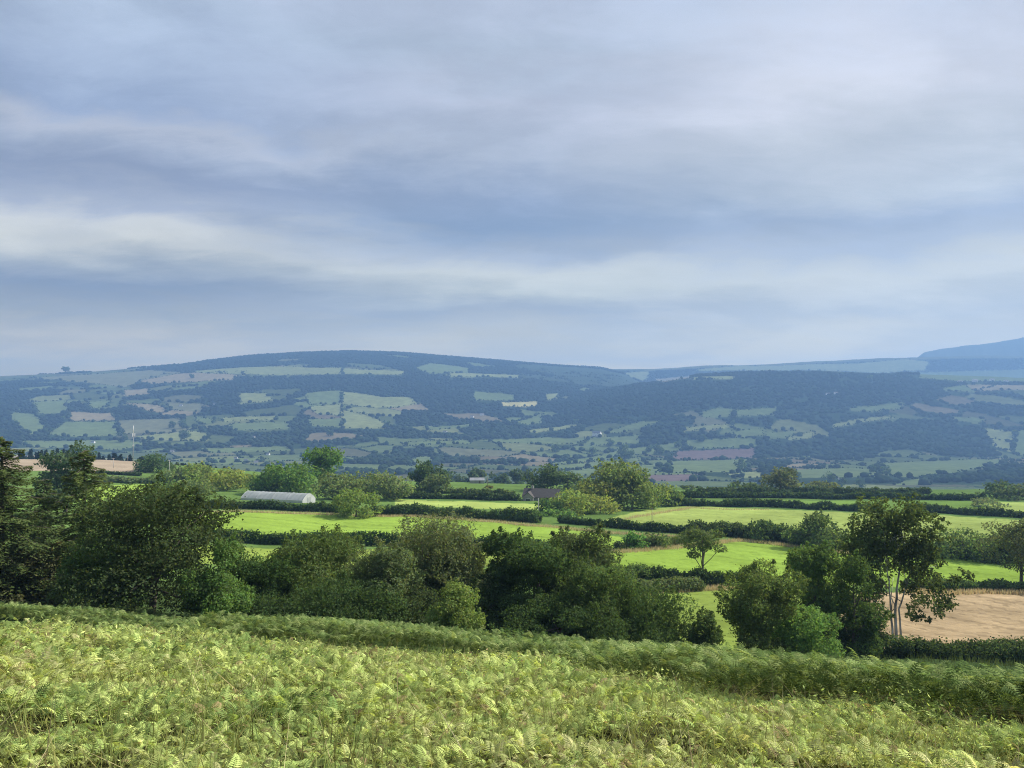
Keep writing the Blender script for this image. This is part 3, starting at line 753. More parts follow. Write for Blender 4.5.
def strip(pts, width, n):
    P0 = hits(pts); seg = np.linalg.norm(np.diff(P0[:, :2], axis=0), axis=1); cum = np.concatenate([[0], np.cumsum(seg)])
    s = rng.random(n) * cum[-1]; x = np.interp(s, cum, P0[:, 0]); y = np.interp(s, cum, P0[:, 1])
    return x + rng.normal(size=n) * width * .35, y + rng.normal(size=n) * width * .35
xs, ys = [], []
for pts, wd, n in [([(195, 512), (300, 514), (420, 517), (512, 524), (620, 534), (705, 539)], 2.2, 9000), ([(608, 553), (640, 551), (690, 546.5), (740, 541), (800, 548), (850, 554)], 2.0, 5000),
                   ([(640, 594), (700, 590), (735, 589)], 1.6, 1800), ([(905, 592.5), (1060, 594)], 1.4, 2500), ([(600, 525), (650, 515), (690, 508), (770, 510)], 2.0, 2500)]:
    a, b = strip(pts, wd, n); xs.append(a); ys.append(b)
tag(blades(np.concatenate(xs), np.concatenate(ys), .62, (.50, .42, .25), 'dry_grass', None, .045), kind='stuff')

# ------------------------------------------------------------------ bracken
def frond_template(pairs, sub, thick=1.0):
    """one arching bracken frond of unit length along +x, drooping at the tip"""
    V, F = [], []
    def arch(t): return np.array([t * (1 - .12 * t * t), 0, .22 * math.sin(t * 2.3) - .22 * t * t])
    for i in range(pairs):
        t = .18 + .80 * i / pairs
        Lp = .31 * (1 - ((t - .18) / .84)) ** .85 + .02
        o = arch(t)
        for s in (-1, 1):
            d = np.array([.42, s * .9, -.10]); d = d / np.linalg.norm(d)
            fw = np.array([.9, -s * .42, .05])
            if sub:
                for j in range(sub):
                    q = (j + .15) / sub; wd = .050 * (1 - q * .75) + .008
                    c = o + d * Lp * q + np.array([0, 0, -.12 * Lp * q * q])
                    e = o + d * Lp * min(q + .75 / sub, 1) + np.array([0, 0, -.12 * Lp * q * q])
                    b = len(V); V += [c, c + fw * wd + d * Lp * .35 / sub, e, c - fw * wd + d * Lp * .35 / sub]; F.append((b, b + 1, b + 2, b + 3))
            else:
                wd = (.040 * (Lp / .31) + .012) * thick; b = len(V)
                V += [o, o + d * Lp * .4 + fw * wd, o + d * Lp + np.array([0, 0, -.12 * Lp]), o + d * Lp * .4 - fw * wd]; F.append((b, b + 1, b + 2, b + 3))
    b = len(V)
    for t0, t1 in ((0, .35), (.35, .7), (.7, 1)):
        b = len(V); p0, p1 = arch(t0), arch(t1)
        V += [p0 + (0, -.008, 0), p1 + (0, -.005, 0), p1 + (0, .005, 0), p0 + (0, .008, 0)]; F.append((b, b + 1, b + 2, b + 3))
    return np.array(V), np.array(F)
T_NEAR = frond_template(10, 0, .68); T_MID = frond_template(8, 0, .8); T_FAR = frond_template(7, 0, .8)

def fronds(x, y, z, L, az, el, roll, cols, tmpl):
    V, F = tmpl; n = len(x); nv = len(V)
    ca, sa, ce, se, cr, sr = np.cos(az), np.sin(az), np.cos(el), np.sin(el), np.cos(roll), np.sin(roll)
    X = np.stack([ca * ce, sa * ce, se], -1); Y0 = np.stack([-sa, ca, 0 * ca], -1); Z0 = np.cross(X, Y0)
    Y = Y0 * cr[:, None] + Z0 * sr[:, None]; Z = np.cross(X, Y)
    P = (V[None, :, 0:1] * X[:, None] + V[None, :, 1:2] * Y[:, None] + V[None, :, 2:3] * Z[:, None]) * L[:, None, None] + np.stack([x, y, z], -1)[:, None]
    FF = (F[None] + (np.arange(n) * nv)[:, None, None]).reshape(-1, 4)
    return P.reshape(-1, 3), FF, np.repeat(cols, nv, 0)

belt_low = hits([(-120, 612), (0, 622), (150, 634), (250, 645), (340, 652), (430, 658), (512, 670), (640, 692), (768, 711), (900, 726), (1024, 742), (1150, 756)])
belt_top = hits([(-120, 606), (0, 617), (256, 634), (400, 644), (512, 655), (640, 665), (768, 675), (900, 682), (1024, 687), (1150, 690)])
def low_edge(x, y):   # y of the belt's near edge for a given bearing
    a = np.arctan2(x, y); b = np.arctan2(belt_low[:, 0], belt_low[:, 1]); return np.interp(a, b, np.hypot(belt_low[:, 0], belt_low[:, 1]))
def top_edge(x, y):
    a = np.arctan2(x, y); b = np.arctan2(belt_top[:, 0], belt_top[:, 1]); return np.interp(a, b, np.hypot(belt_top[:, 0], belt_top[:, 1]))

YB = np.array([(.385, .415, .135), (.345, .40, .125), (.42, .42, .17), (.235, .30, .09), (.14, .20, .06), (.44, .40, .19), (.26, .185, .095)])
def patch_cols(x, y, n):
    f = fbm(x / 3.2, y / 3.2, 101, 3); g = fbm(x / 1.1, y / 1.1, 111, 2)
    w = f * .9 + g * .7 + rng.normal(size=n) * .35
    k = np.clip(((w + .90) / 2.0 * 7), 0, 6.99).astype(int)
    order = np.array([4, 3, 1, 0, 0, 2, 5])
    c = YB[order[k]]
    dead = rng.random(n) < .045 + .16 * (g > .42)
    c = np.where(dead[:, None], YB[6], c)
    return c * np.array([1.02, 1.08, 1.12]) * rng.uniform(.38, 1.85, (n, 1))

def scatter(n, r0, r1, half):
    a = rng.uniform(-half, half, n); r = np.sqrt(rng.uniform(r0 * r0, r1 * r1, n))
    return r * np.sin(a), r * np.cos(a), r
parts = []
for n, r0, r1, tm, Lm in ((17000, 3.0, 7.5, T_NEAR, .145), (30000, 7.5, 12, T_NEAR, .19), (48000, 12, 20, T_MID, .24), (52000, 20, 36, T_FAR, .30)):
    x, y, r = scatter(n, r0, r1, R(57))
    ok = (r < low_edge(x, y) + .5 + .9 * fbm(x / 1.7, y / 1.7, 161, 3)) & (fbm(x / .75, y / .75, 151, 2) > -.06 - .25 * rng.random(n)); x, y, r = x[ok], y[ok], r[ok]; m = len(x)
    clump = fbm(x / 1.6, y / 1.6, 121, 3)
    L = Lm * rng.uniform(.6, 1.35, m) * (1 + .35 * clump)
    az = rng.uniform(0, 6.283, m); el = R(2) + R(44) * rng.random(m) ** 1.3 + R(12) * clump
    z = HT(x, y) + .02 + np.maximum(.17 + .60 * clump, .03) * rng.random(m) * np.clip(r / 14, .45, 1) * np.clip((low_edge(x, y) - r) / 3.5, .5, 1)
    parts.append(fronds(x, y, z, L, az, el, rng.normal(size=m) * .35, patch_cols(x, y, m), tm))
off = 0; VV, FFs, CC = [], [], []
for V, Fq, cq in parts: VV.append(V); FFs.append(Fq + off); CC.append(cq); off += len(V)
tag(build('bracken', np.concatenate(VV), np.concatenate(FFs), M_FROND, None, np.concatenate(CC)), kind='stuff')

# loose leaflets and broken tips standing over the mat of fronds
x, y, r = scatter(300000, 3, 32, R(55)); ok = (r < low_edge(x, y)) & (rng.random(len(x)) < .4 + .6 * (r < 16)); x, y, r = x[ok], y[ok], r[ok]; m = len(x)
cl = fbm(x / 1.6, y / 1.6, 121, 3)
P = np.stack([x, y, HT(x, y) + .04 + np.maximum(.24 + .75 * cl, .05) * rng.random(m) * np.clip(r / 14, .45, 1)], -1)
V, Fq = leaf_quads(P, rdir(m), rng.uniform(.012, .042, m) * np.clip(r / 12, .7, 1.7), .3, .5, .9)
tag(build('bracken_leaflets', V, Fq, M_FROND, None, np.repeat(patch_cols(x, y, m) * rng.uniform(.45, 1.45, (m, 1)), 4, 0)), kind='stuff')
# grass blades and straw stems in the bracken
x, y, r = scatter(52000, 4, 26, R(55)); ok = r < low_edge(x, y); x, y = x[ok], y[ok]
b = blades(x, y, .32, (.26, .28, .09), 'rough_grass', None, .006, 1.2, .5); tag(b, kind='stuff')
x, y, r = scatter(2200, 5, 24, R(55)); ok = r < low_edge(x, y); x, y = x[ok], y[ok]
b = blades(x, y, .40, (.50, .43, .24), 'straw_stems', None, .005, 2.2, .5); tag(b, kind='stuff')

# taller green bracken along the lower edge of the slope
x, y, r = scatter(410000, 14, 60, R(56))
lo_e, hi_e = low_edge(x, y), top_edge(x, y)
hi_e = np.maximum(hi_e, lo_e + 1.6)
lo_e = lo_e + .9 * fbm(x / 1.7, y / 1.7, 161, 3)
ok = (r > lo_e) & (r < hi_e); x, y, r, lo_e, hi_e = x[ok], y[ok], r[ok], lo_e[ok], hi_e[ok]
depth = (r - lo_e) / (hi_e - lo_e)
gaps = fbm(x / 6.0, y / 1.8, 131, 3)
rank = np.abs(((r - lo_e) + .8 * fbm(x / 2.2, y / 2.2, 171, 3)) % 3.1 - 2.5)
keep = ((gaps > -.11) & ~((rank < .42) & (r - lo_e > 1.2))) | (depth > .93) | (r - lo_e < .9); x, y, r, depth, gaps = x[keep], y[keep], r[keep], depth[keep], gaps[keep]
m = len(x); print('green bracken', m)
L = rng.uniform(.26, .5, m); lv = rng.random(m) ** .45; el = R(62) - R(48) * lv + R(14) * rng.normal(size=m)
z = HT(x, y) + .66 * lv * np.clip(1 + 1.5 * gaps, .3, 1.4) * np.interp(x, [4, 14], [1, .72])
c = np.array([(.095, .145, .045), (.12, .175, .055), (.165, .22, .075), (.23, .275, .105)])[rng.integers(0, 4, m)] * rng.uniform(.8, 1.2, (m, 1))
c = c * np.where(lv > .9, 1.5, 1.0)[:, None]     # topmost fronds lightened: sunlit top of the belt painted into the colour
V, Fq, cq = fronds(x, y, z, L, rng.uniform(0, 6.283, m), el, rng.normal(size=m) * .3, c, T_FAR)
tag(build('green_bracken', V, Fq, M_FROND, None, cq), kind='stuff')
# undergrowth at the gully foot
x, y, r = scatter(40000, 30, 100, R(40)); ok = (r > top_edge(x, y) + 1) & (y < 92) & (fbm(x / 5, y / 5, 141, 2) > -.15)
ok &= ~inside(mid_polys[4][0], x, y) & ~inside(mid_polys[3][0], x, y)
b = blades(x[ok], y[ok], .5, (.085, .12, .04), 'gully_undergrowth', None, .04, .6, .5); tag(b, kind='stuff')

# ------------------------------------------------------------------ far woods and hedgerow trees
ico = bpy.data.meshes.new('tmp')
import bmesh
bm = bmesh.new(); bmesh.ops.create_icosphere(bm, subdivisions=1, radius=1.0); bm.to_mesh(ico); bm.free()
IV = np.array([v.co[:] for v in ico.vertices]); IF = np.array([p.vertices[:] for p in ico.polygons]); bpy.data.meshes.remove(ico)
def clumps(x, y, rad, hgt, base, name, var=.3, sink=.3):
    n = len(x); z = HT(x, y); nv = len(IV)
    s = np.stack([rad, rad, hgt], -1) * rng.uniform(.8, 1.2, (n, 3))
    jit = 1 + .34 * (rng.random((n, nv, 1)) - .5)
    P = IV[None] * jit * s[:, None] + np.stack([x, y, z + hgt * (1 - sink)], -1)[:, None]
    FF = (IF[None] + (np.arange(n) * nv)[:, None, None]).reshape(-1, 3)
    c = np.array(base) * (1 + var * (rng.random((n, 1)) * 2 - 1)) * (1 + .1 * (rng.random((n, 3)) * 2 - 1))
    return build(name, P.reshape(-1, 3), FF, M_CANOPY, None, np.repeat(c, nv, 0), True)

n = 95000
a = rng.uniform(R(-38), R(38), n); y = np.sqrt(rng.uniform(1280 ** 2, 4750 ** 2, n)); x = y * np.tan(a)
ok = wood_mask(x, y)
def to_px(x, y, z):
    c_, s_ = math.cos(PITCH), math.sin(PITCH)
    f = y * c_ + z * s_; return 512 + FPX * x / f, 384 - FPX * (z * c_ - y * s_) / f
zg = HT(x, y); tx, ty = to_px(x, y, zg + 9)
for (poly, cc), (pp, _) in zip(far_polys, FAR_FIELDS):
    ok &= ~inside(poly, x, y) & ~inside(pp, tx, ty)
keep = rng.random(n) < .9
ok &= keep
x, y = x[ok], y[ok]; print('wood clumps', len(x))
big = rng.uniform(5.2, 9, len(x)); 
sel = np.where(y < 2450, 0, np.where((x / y > .035) & (y < 3350), 1, 2))
WN = [('valley_wood', (.024, .040, .018)), ('spur_wood', (.018, .031, .017)), ('hill_wood', (.018, .030, .017))]
for k, (nm, bc) in enumerate(WN):
    s = sel == k
    tag(clumps(x[s], y[s], big[s], big[s] * .7, bc, nm), kind='stuff')
# hedgerow trees along the edges of the far fields
hx, hy, hr = [], [], []
for poly, cc in far_polys:
    for i in range(len(poly)):
        p, q = poly[i][:2], poly[(i + 1) % len(poly)][:2]
        Ls = np.linalg.norm(q - p); m = int(Ls / 8)
        if m < 1 or Ls > 3000: continue
        t = rng.random(m); hx.append(p[0] + (q[0] - p[0]) * t + rng.normal(size=m) * 4); hy.append(p[1] + (q[1] - p[1]) * t + rng.normal(size=m) * 4)
        hr.append(np.where(rng.random(m) < .12, rng.uniform(4, 8, m), rng.uniform(1.4, 2.8, m)))
a = rng.uniform(R(-38), R(38), 160000); y = np.sqrt(rng.uniform(1250 ** 2, 4000 ** 2, 160000)); x = y * np.tan(a)
_, gp = voronoi(x, y); ok = (gp < 8) & ~wood_mask(x, y)
for poly, cc in far_polys: ok &= ~inside(poly, x, y)
hx.append(x[ok]); hy.append(y[ok]); hr.append(np.where(rng.random(ok.sum()) < .14, rng.uniform(4, 8, ok.sum()), rng.uniform(1.6, 3.2, ok.sum())))
hx, hy, hr = map(np.concatenate, (hx, hy, hr)); print('hedgerow clumps', len(hx))
tag(clumps(hx, hy, hr, hr * .8, (.032, .052, .024), 'hedgerow_scrub'), kind='stuff')

# single trees standing out in the far fields
FARTREES = [(172, 428, 7), (183, 428, 9), (183, 441, 11), (122, 442, 10), (207, 443, 8), (62, 421, 5), (625, 460, 16), (591, 457, 10), (660, 457, 13), (678, 447, 7), (702, 441, 7), (648, 452, 8),
            (741, 470, 12), (778, 486, 10), (842, 487, 10), (860, 487, 9), (700, 441, 6), (797, 483, 12), (828, 484, 12), (872, 472, 7), (886, 474, 9), (733, 425, 5), (66, 373.5, 7), (192, 378, 4), (576, 424, 5), (870, 380, 5), (1015, 436, 6),
            (310, 455, 8), (352, 447, 7), (388, 427, 6), (330, 436, 6), (555, 452, 9), (610, 446, 7)]
for px, row, wd in FARTREES:
    p = hit(px, row)
    tree('tree', px, p[1], row - wd * .95, wd, 'small round dark tree standing alone in the hazy valley fields', (.034, .055, .026), 'tree', cb=.05, nl=9, dens=2.5, group='lone trees in the valley fields', limbs=2, asp=.7,
         leaf=float(p[1] * .0011)).location.z += 0

# ------------------------------------------------------------------ buildings
def gable_house(name, loc, rz, Lx, Wy, eave, ridge, label, wallm, roofm, cat='house', group=None, chimney=False, windows=2, door=True, overhang=.35, depth_down=1.5):
    root = empty(name, loc, label, cat, group, rz)
    s = Soup(); s.box(-Lx/2, Lx/2, -Wy/2, Wy/2, -depth_down, eave)
    for sx in (-1, 1):
        x0 = sx * Lx / 2; x1 = x0 - sx * .25
        a, b, c = (x0, -Wy/2, eave), (x0, Wy/2, eave), (x0, 0, ridge - .12)
        d, e, f = (x1, -Wy/2, eave), (x1, Wy/2, eave), (x1, 0, ridge - .12)
        s.poly([a, b, c]); s.poly([d, f, e]); s.poly([a, c, f, d]); s.poly([b, e, f, c])
    s.build('wall', wallm, root)
    s = Soup(); o = overhang; k = (ridge - eave) / (Wy / 2); th = .18
    xa, xb = -Lx/2 - o, Lx/2 + o
    for sy in (-1, 1):
        lowp = (sy * (Wy/2 + o), eave - k * o + .05); top = (0, ridge + .05)
        s.poly([(xa, lowp[0], lowp[1]), (xb, lowp[0], lowp[1]), (xb, 0, top[1]), (xa, 0, top[1])])
        s.poly([(xa, lowp[0], lowp[1] - th), (xa, 0, top[1] - th), (xb, 0, top[1] - th), (xb, lowp[0], lowp[1] - th)])
        s.poly([(xa, lowp[0], lowp[1]), (xa, lowp[0], lowp[1] - th), (xb, lowp[0], lowp[1] - th), (xb, lowp[0], lowp[1])])
        for xx in (xa, xb): s.poly([(xx, lowp[0], lowp[1]), (xx, 0, top[1]), (xx, 0, top[1] - th), (xx, lowp[0], lowp[1] - th)])
    rf = s.build('roof', roofm, root)
    if chimney:
        s = Soup(); s.box(-Lx*.28 - .4, -Lx*.28 + .4, -.35, .35, ridge - .6, ridge + .9); s.box(-Lx*.28 - .22, -Lx*.28 + .22, -.2, .2, ridge + .9, ridge + 1.2)
        s.build('chimney', wallm, rf)
    for i in range(windows):
        xx = -Lx/2 + Lx * (i + .7) / (windows + .4)
        s = Soup(); s.box(xx - .75, xx + .75, -Wy/2 - .06, -Wy/2 + .02, eave - 1.5, eave - .35); fr = s.build('window', M_WHITE, root)
        s = Soup(); s.box(xx - .64, xx - .04, -Wy/2 - .075, -Wy/2 - .02, eave - 1.4, eave - .45); s.box(xx + .04, xx + .64, -Wy/2 - .075, -Wy/2 - .02, eave - 1.4, eave - .45); s.build('pane', M_GLASS, fr)
    if door:
        s = Soup(); s.box(Lx*.18 - .45, Lx*.18 + .45, -Wy/2 - .05, -Wy/2 + .02, 0, 2.0); s.build('door', M_DOOR, root)
    return root

p = at_depth(542, 497, 292); g = ground_z(p[0], p[1])
zb = min(g, at_depth(546, 503, 292)[2])
bung = gable_house('bungalow', (p[0], p[1], at_depth(542, 503, 292)[2]), R(-14), 13.0, 7.5, 2.7, 5.4, 'brown-roofed bungalow half hidden behind garden bushes by the copse', M_WALL, M_ROOF, chimney=True, windows=3, depth_down=6)
# front gable wing of the bungalow
s = Soup(); x0, x1, yf = -6.2, -2.2, -5.2
s.box(x0, x1, yf, -3.80, -4, 2.65); s.poly([(x0, yf, 2.65), (x1, yf, 2.65), ((x0+x1)/2, yf, 4.35)])
wing = s.build('gable_wing', M_WALL, bung)
s = Soup(); mx = (x0 + x1) / 2
for e in (x0 - .3, x1 + .3):
    s.poly([(e, yf - .4, 2.5), (e, -1.6, 2.5), (mx, -.6, 4.6), (mx, yf - .4, 4.6)])
    s.poly([(e, yf - .4, 2.32), (mx, yf - .4, 4.42), (mx, yf - .4, 4.6), (e, yf - .4, 2.5)])
s.build('roof', M_ROOF, bung)
s = Soup(); s.box(mx - .9, mx + .9, yf - .05, yf + .02, .9, 2.1); fr = s.build('window', M_WHITE, bung)
s = Soup(); s.box(mx - .8, mx + .8, yf - .065, yf - .01, 1.0, 2.0); s.build('pane', M_GLASS, fr)

p = at_depth(477, 488, 430); gable_house('shed', (p[0], p[1], ground_z(p[0], p[1])), R(4), 7.5, 5, 2.0, 3.1, 'low farm shed with a pale sheet roof behind the far hedge', M_WALL, M_PALEROOF, 'shed', windows=0, door=True)
p = at_depth(577, 480, 620); gable_house('cottage', (p[0], p[1], ground_z(p[0], p[1]) + 0), R(20), 9, 6, 9, 12, 'white cottage with a dark roof behind the bungalow trees', M_WHITEWALL, M_SLATE, 'house', windows=2) if False else None

# polytunnel
pA = at_depth(248, 500, 272); pB = at_depth(309, 500.5, 264)
cx, cy = (pA[0] + pB[0]) / 2, (pA[1] + pB[1]) / 2
Lt = math.hypot(pB[0] - pA[0], pB[1] - pA[1]); rz = math.atan2(pB[1] - pA[1], pB[0] - pA[0])
zt = at_depth(278, 503.2, 267)[2]
tun = empty('polytunnel', (cx, cy, zt), 'long pale polytunnel with rounded ends behind the meadow hedge', 'polytunnel', None, rz)
rad_y, ht, sk = 3.8, 3.7, 1.7
s = Soup(); nseg = 14; nx = 16
def arc(t): return (-rad_y * math.cos(math.pi * t), sk + (ht - sk) * (1 - abs(math.cos(math.pi * t)) ** 1.6))
for i in range(nx):
    xa, xb = -Lt/2 + Lt * i / nx, -Lt/2 + Lt * (i + 1) / nx
    for j in range(nseg):
        (ya, za), (yb, zb) = arc(j / nseg), arc((j + 1) / nseg)
        sag = .05
        xm = (xa + xb) / 2
        s.poly([(xa, ya, za), (xm, ya, za - sag), (xm, yb, zb - sag), (xa, yb, zb)]); s.poly([(xm, ya, za - sag), (xb, ya, za), (xb, yb, zb), (xm, yb, zb - sag)])
s.build('cover', M_TUNNEL, tun, False)
s = Soup()
for sy in (-1, 1): s.box(-Lt/2, Lt/2, sy * rad_y - .06, sy * rad_y + .06, -2, sk)
s.build('side_skirt', M_SKIRT, tun)
for sx in (-1, 1):
    s = Soup(); xx = sx * (Lt/2 + .01)
    s.poly([(xx, -rad_y, -1)] + [(xx, *arc(j / nseg)) for j in range(nseg + 1)] + [(xx, rad_y, -1)])
    e = s.build('end_panel', M_SKIRT, tun)
    s = Soup(); s.box(xx - .04, xx + .04, -1.1, 1.1, -.9, 2.4); s.build('door', M_TUNNEL, e)
for i in range(5):
    s = Soup(); xx = -Lt/2 + Lt * i / 4
    s.tube([(xx, *[v * 1.012 for v in arc(j / nseg)]) for j in range(nseg + 1)], [.045] * (nseg + 1), 5); s.build('hoop', M_STEEL, tun)

# mast on the hillside
p = at_depth(133, 466, 470); g = ground_z(p[0], p[1]); top = at_depth(133, 425.5, 470)[2] - g
mast = empty('telecom_mast', (p[0], p[1], g), 'slim telecom mast with white antennas above the ploughed hillside field', 'mast')
s = Soup(); s.tube([(0, 0, -.5), (0, 0, top * .5), (0, 0, top * .80)], [.24, .18, .13], 10); s.build('pole', M_STEEL, mast, True)
s = Soup(); s.tube([(0, 0, top * .80), (0, 0, top)], [.17, .11], 10); s.build('antenna', M_WHITE, mast, True)
for k in range(3):
    a = k * 2.094 + .4; s = Soup(); cx_, cy_ = .75 * math.cos(a), .75 * math.sin(a)
    s.tube([(cx_, cy_, top * .70), (cx_, cy_, top * .79)], [.2, .2], 8); s.tube([(0, 0, top * .745), (cx_, cy_, top * .745)], [.06, .06], 5); s.build('panel_antenna', M_WHITE, mast)
s = Soup(); s.tube([(.3, -.5, top * .46), (.35, -.8, top * .46)], [.45, .5], 12); s.build('dish', M_WHITE, mast)

def pole(px, row0, row1, d, label, mat, arm=True, rad=.14):
    tp = at_depth(px, row0, d); g = ground_z(tp[0], tp[1]); h = tp[2] - g
    o = empty('telegraph_pole', (tp[0], tp[1], g), label, 'pole')
    s = Soup(); s.tube([(0, 0, -.6), (0, 0, h)], [rad, rad * .7], 8); s.build('post', mat, o, True)
    if arm:
        s = Soup(); s.box(-.8, .8, -.08, .08, h - .5, h - .35); s.build('crossarm', mat, o)
        for xx in (-.65, .65):
            s = Soup(); s.tube([(xx, 0, h - .35), (xx, 0, h - .15)], [.07, .05], 6); s.build('insulator', M_WHITE, o)
pole(538.5, 498, 521, 222, 'pale telegraph pole at the corner of the bungalow garden', M_PALEPOLE, False)
pole(652, 508, 522, 205, 'thin dark pole in the low hedge by the pale field', M_POLE, False, .09)
pole(487.5, 477, 497, 352, 'thin pole beside the small golden bush', M_POLE, False)
pole(113.5, 458, 472, 400, 'pole with crossarm on the ploughed hillside field', M_PALEPOLE, True)
pole(169.5, 460, 470, 370, 'short pole showing above the grey green hedge tree', M_PALEPOLE, True)
pole(127.5, 455, 466, 470, 'dark post standing beside the foot of the mast', M_POLE, False)

FARHOUSES = [(253, 438, 11), (482, 415.5, 14), (472, 417.5, 12), (172, 452, 10), (597, 436, 24), (828, 395, 14), (836, 394, 13), (841, 480.5, 9), (887, 481, 9), (215, 405, 14), (181, 406, 11), (93, 443, 11),
             (960, 383, 16), (975, 382, 18), (992, 381, 16), (1006, 382, 15), (577, 479.5, 9), (236, 459, 9), (246, 461, 9), (256, 463, 9), (268, 455, 10), (445, 433, 12)]
for px, row, Lh in FARHOUSES:
    p = hit(px, row)
    gable_house('farmhouse', (p[0], p[1], p[2]), rng.uniform(-.6, .6), Lh, Lh * .5, Lh * .36, Lh * .58, 'tiny pale farmhouse with a slate roof far off in the valley', M_WHITEWALL, M_SLATE, 'house', 'far farmhouses', windows=2, depth_down=3)

# ------------------------------------------------------------------ haze
hz, nt, out = new_mat('haze')
pv = nt.nodes.new('ShaderNodeVolumePrincipled')
HAZE_D = 1.85e-4
pv.inputs['Color'].default_value = (.30, .55, 1.0, 1); pv.inputs['Density'].default_value = HAZE_D; pv.inputs['Anisotropy'].default_value = .15
nt.links.new(pv.outputs[0], out.inputs['Volume'])
hz.cycles.volume_sampling = 'EQUIANGULAR'
zlo = float(gz.min()) - 1.0
s = Soup(); s.box(-9900, 9900, -9900, 9900, zlo, float(gz.max()) + 40)
o = s.build('haze', hz); tag(o, kind='stuff')

# ------------------------------------------------------------------ sun and sky
SUN_EL, SUN_AZ = R(41), R(66)      # azimuth measured from straight ahead (+y) towards the right (+x)
sd = bpy.data.lights.new('sun', 'SUN'); sd.energy = 5.0; sd.angle = R(.53); sd.color = (1.0, .95, .86)
so = bpy.data.objects.new('sun', sd); COL.objects.link(so)
so.rotation_euler = (R(90) - SUN_EL, 0, -SUN_AZ + math.pi)
so.rotation_euler = (math.pi / 2 - SUN_EL, 0, math.pi - SUN_AZ)

w = bpy.data.worlds.new('World'); scene.world = w; w.use_nodes = True
nt = w.node_tree; nt.nodes.clear(); L = nt.links.new
def N(t, **k):
    n = nt.nodes.new(t)
    for a, v in k.items(): setattr(n, a, v)
    return n
def lin(c): return tuple(((v / 255) / 12.92 if v / 255 < .04045 else ((v / 255 + .055) / 1.055) ** 2.4) for v in c)
sky = N('ShaderNodeTexSky', sky_type='NISHITA', sun_disc=False, sun_elevation=SUN_EL, sun_rotation=SUN_AZ)
tc = N('ShaderNodeTexCoord'); sep = N('ShaderNodeSeparateXYZ'); L(tc.outputs['Generated'], sep.inputs[0])
def M(op, a, b=None, c=None, clamp=False):
    n = N('ShaderNodeMath', operation=op, use_clamp=clamp)
    for i, v in enumerate((a, b, c)):
        if v is None: continue
        if isinstance(v, (int, float)): n.inputs[i].default_value = v
        else: L(v, n.inputs[i])
    return n.outputs[0]
zc = M('MAXIMUM', sep.outputs[2], 0.0)
den = M('ADD', zc, .16)
pxn = M('DIVIDE', sep.outputs[0], den); pyn = M('DIVIDE', sep.outputs[1], den)
comb = N('ShaderNodeCombineXYZ'); L(M('MULTIPLY', pxn, .8), comb.inputs[0]); L(M('MULTIPLY', pyn, 1.0), comb.inputs[1])
nA = N('ShaderNodeTexNoise'); nA.inputs['Scale'].default_value = 1.5; nA.inputs['Detail'].default_value = 9; nA.inputs['Roughness'].default_value = .55; nA.inputs['Distortion'].default_value = .8
L(comb.outputs[0], nA.inputs['Vector'])
nB = N('ShaderNodeTexNoise'); nB.inputs['Scale'].default_value = .7; nB.inputs['Detail'].default_value = 4; L(comb.outputs[0], nB.inputs['Vector'])
comb2 = N('ShaderNodeCombineXYZ'); L(M('MULTIPLY', pxn, .8), comb2.inputs[0]); L(M('MULTIPLY', pyn, 1.7), comb2.inputs[1])
nC = N('ShaderNodeTexNoise'); nC.inputs['Scale'].default_value = 4.5; nC.inputs['Detail'].default_value = 9; nC.inputs['Roughness'].default_value = .68; nC.inputs['Distortion'].default_value = .4
L(comb2.outputs[0], nC.inputs['Vector']); ncc = M('SUBTRACT', nC.outputs['Fac'], .5)
nbc = M('SUBTRACT', nB.outputs['Fac'], .5); nac = M('SUBTRACT', nA.outputs['Fac'], .5)
# height of the sight line, warped so the cloud bands are ragged
zw = M('ADD', zc, M('MULTIPLY', M('ADD', M('MULTIPLY', nac, .27), M('ADD', M('MULTIPLY', nbc, .10), M('MULTIPLY', ncc, .12))), M('ADD', M('MULTIPLY', zc, 1.3), .05)))
EXPO = .72
AIR = np.array([.165, .300, .515])      # brightness of deep haze, so the cloud colours come out right behind it
def cloud(c, z):
    T = math.exp(-HAZE_D * min((float(gz.max()) + 40) / max(z, .02), 9900))
    v = (np.array(lin(c)) * np.array([.96, .99, .985]) / 2 ** EXPO - (1 - T) * AIR) / T
    return tuple(np.maximum(v, .02))
rows = lambda r: math.sin(math.atan((405 - r) / 780))
def ramp(stops):
    r = N('ShaderNodeValToRGB'); e = r.color_ramp; e.interpolation = 'LINEAR'
    st = sorted((rows(a), cloud(c, rows(a))) for a, c in stops)
    while len(e.elements) < len(st): e.elements.new(.5)
    for el, (p_, c_) in zip(e.elements, st): el.position = p_
    for el, (p_, c_) in zip(e.elements, st): el.color = (*c_, 1)
    L(zw, r.inputs[0]); return r.outputs[0]
rl = ramp([(372, (190, 203, 222)), (345, (186, 200, 221)), (325, (162, 182, 209)), (298, (146, 169, 203)), (280, (172, 188, 210)), (262, (204, 212, 222)), (240, (202, 210, 222)), (222, (168, 182, 208)),
           (195, (142, 160, 192)), (170, (160, 175, 202)), (150, (178, 188, 210)), (130, (152, 171, 204)), (90, (167, 184, 213)), (40, (178, 194, 220)), (0, (180, 194, 220))])
rc = ramp([(372, (186, 201, 222)), (350, (184, 200, 221)), (330, (186, 201, 221)), (312, (168, 187, 214)), (295, (188, 202, 217)), (272, (196, 207, 219)), (255, (170, 186, 211)), (225, (144, 168, 203)),
           (200, (152, 172, 205)), (150, (178, 190, 213)), (100, (186, 195, 217)), (50, (181, 194, 216)), (0, (187, 198, 221))])
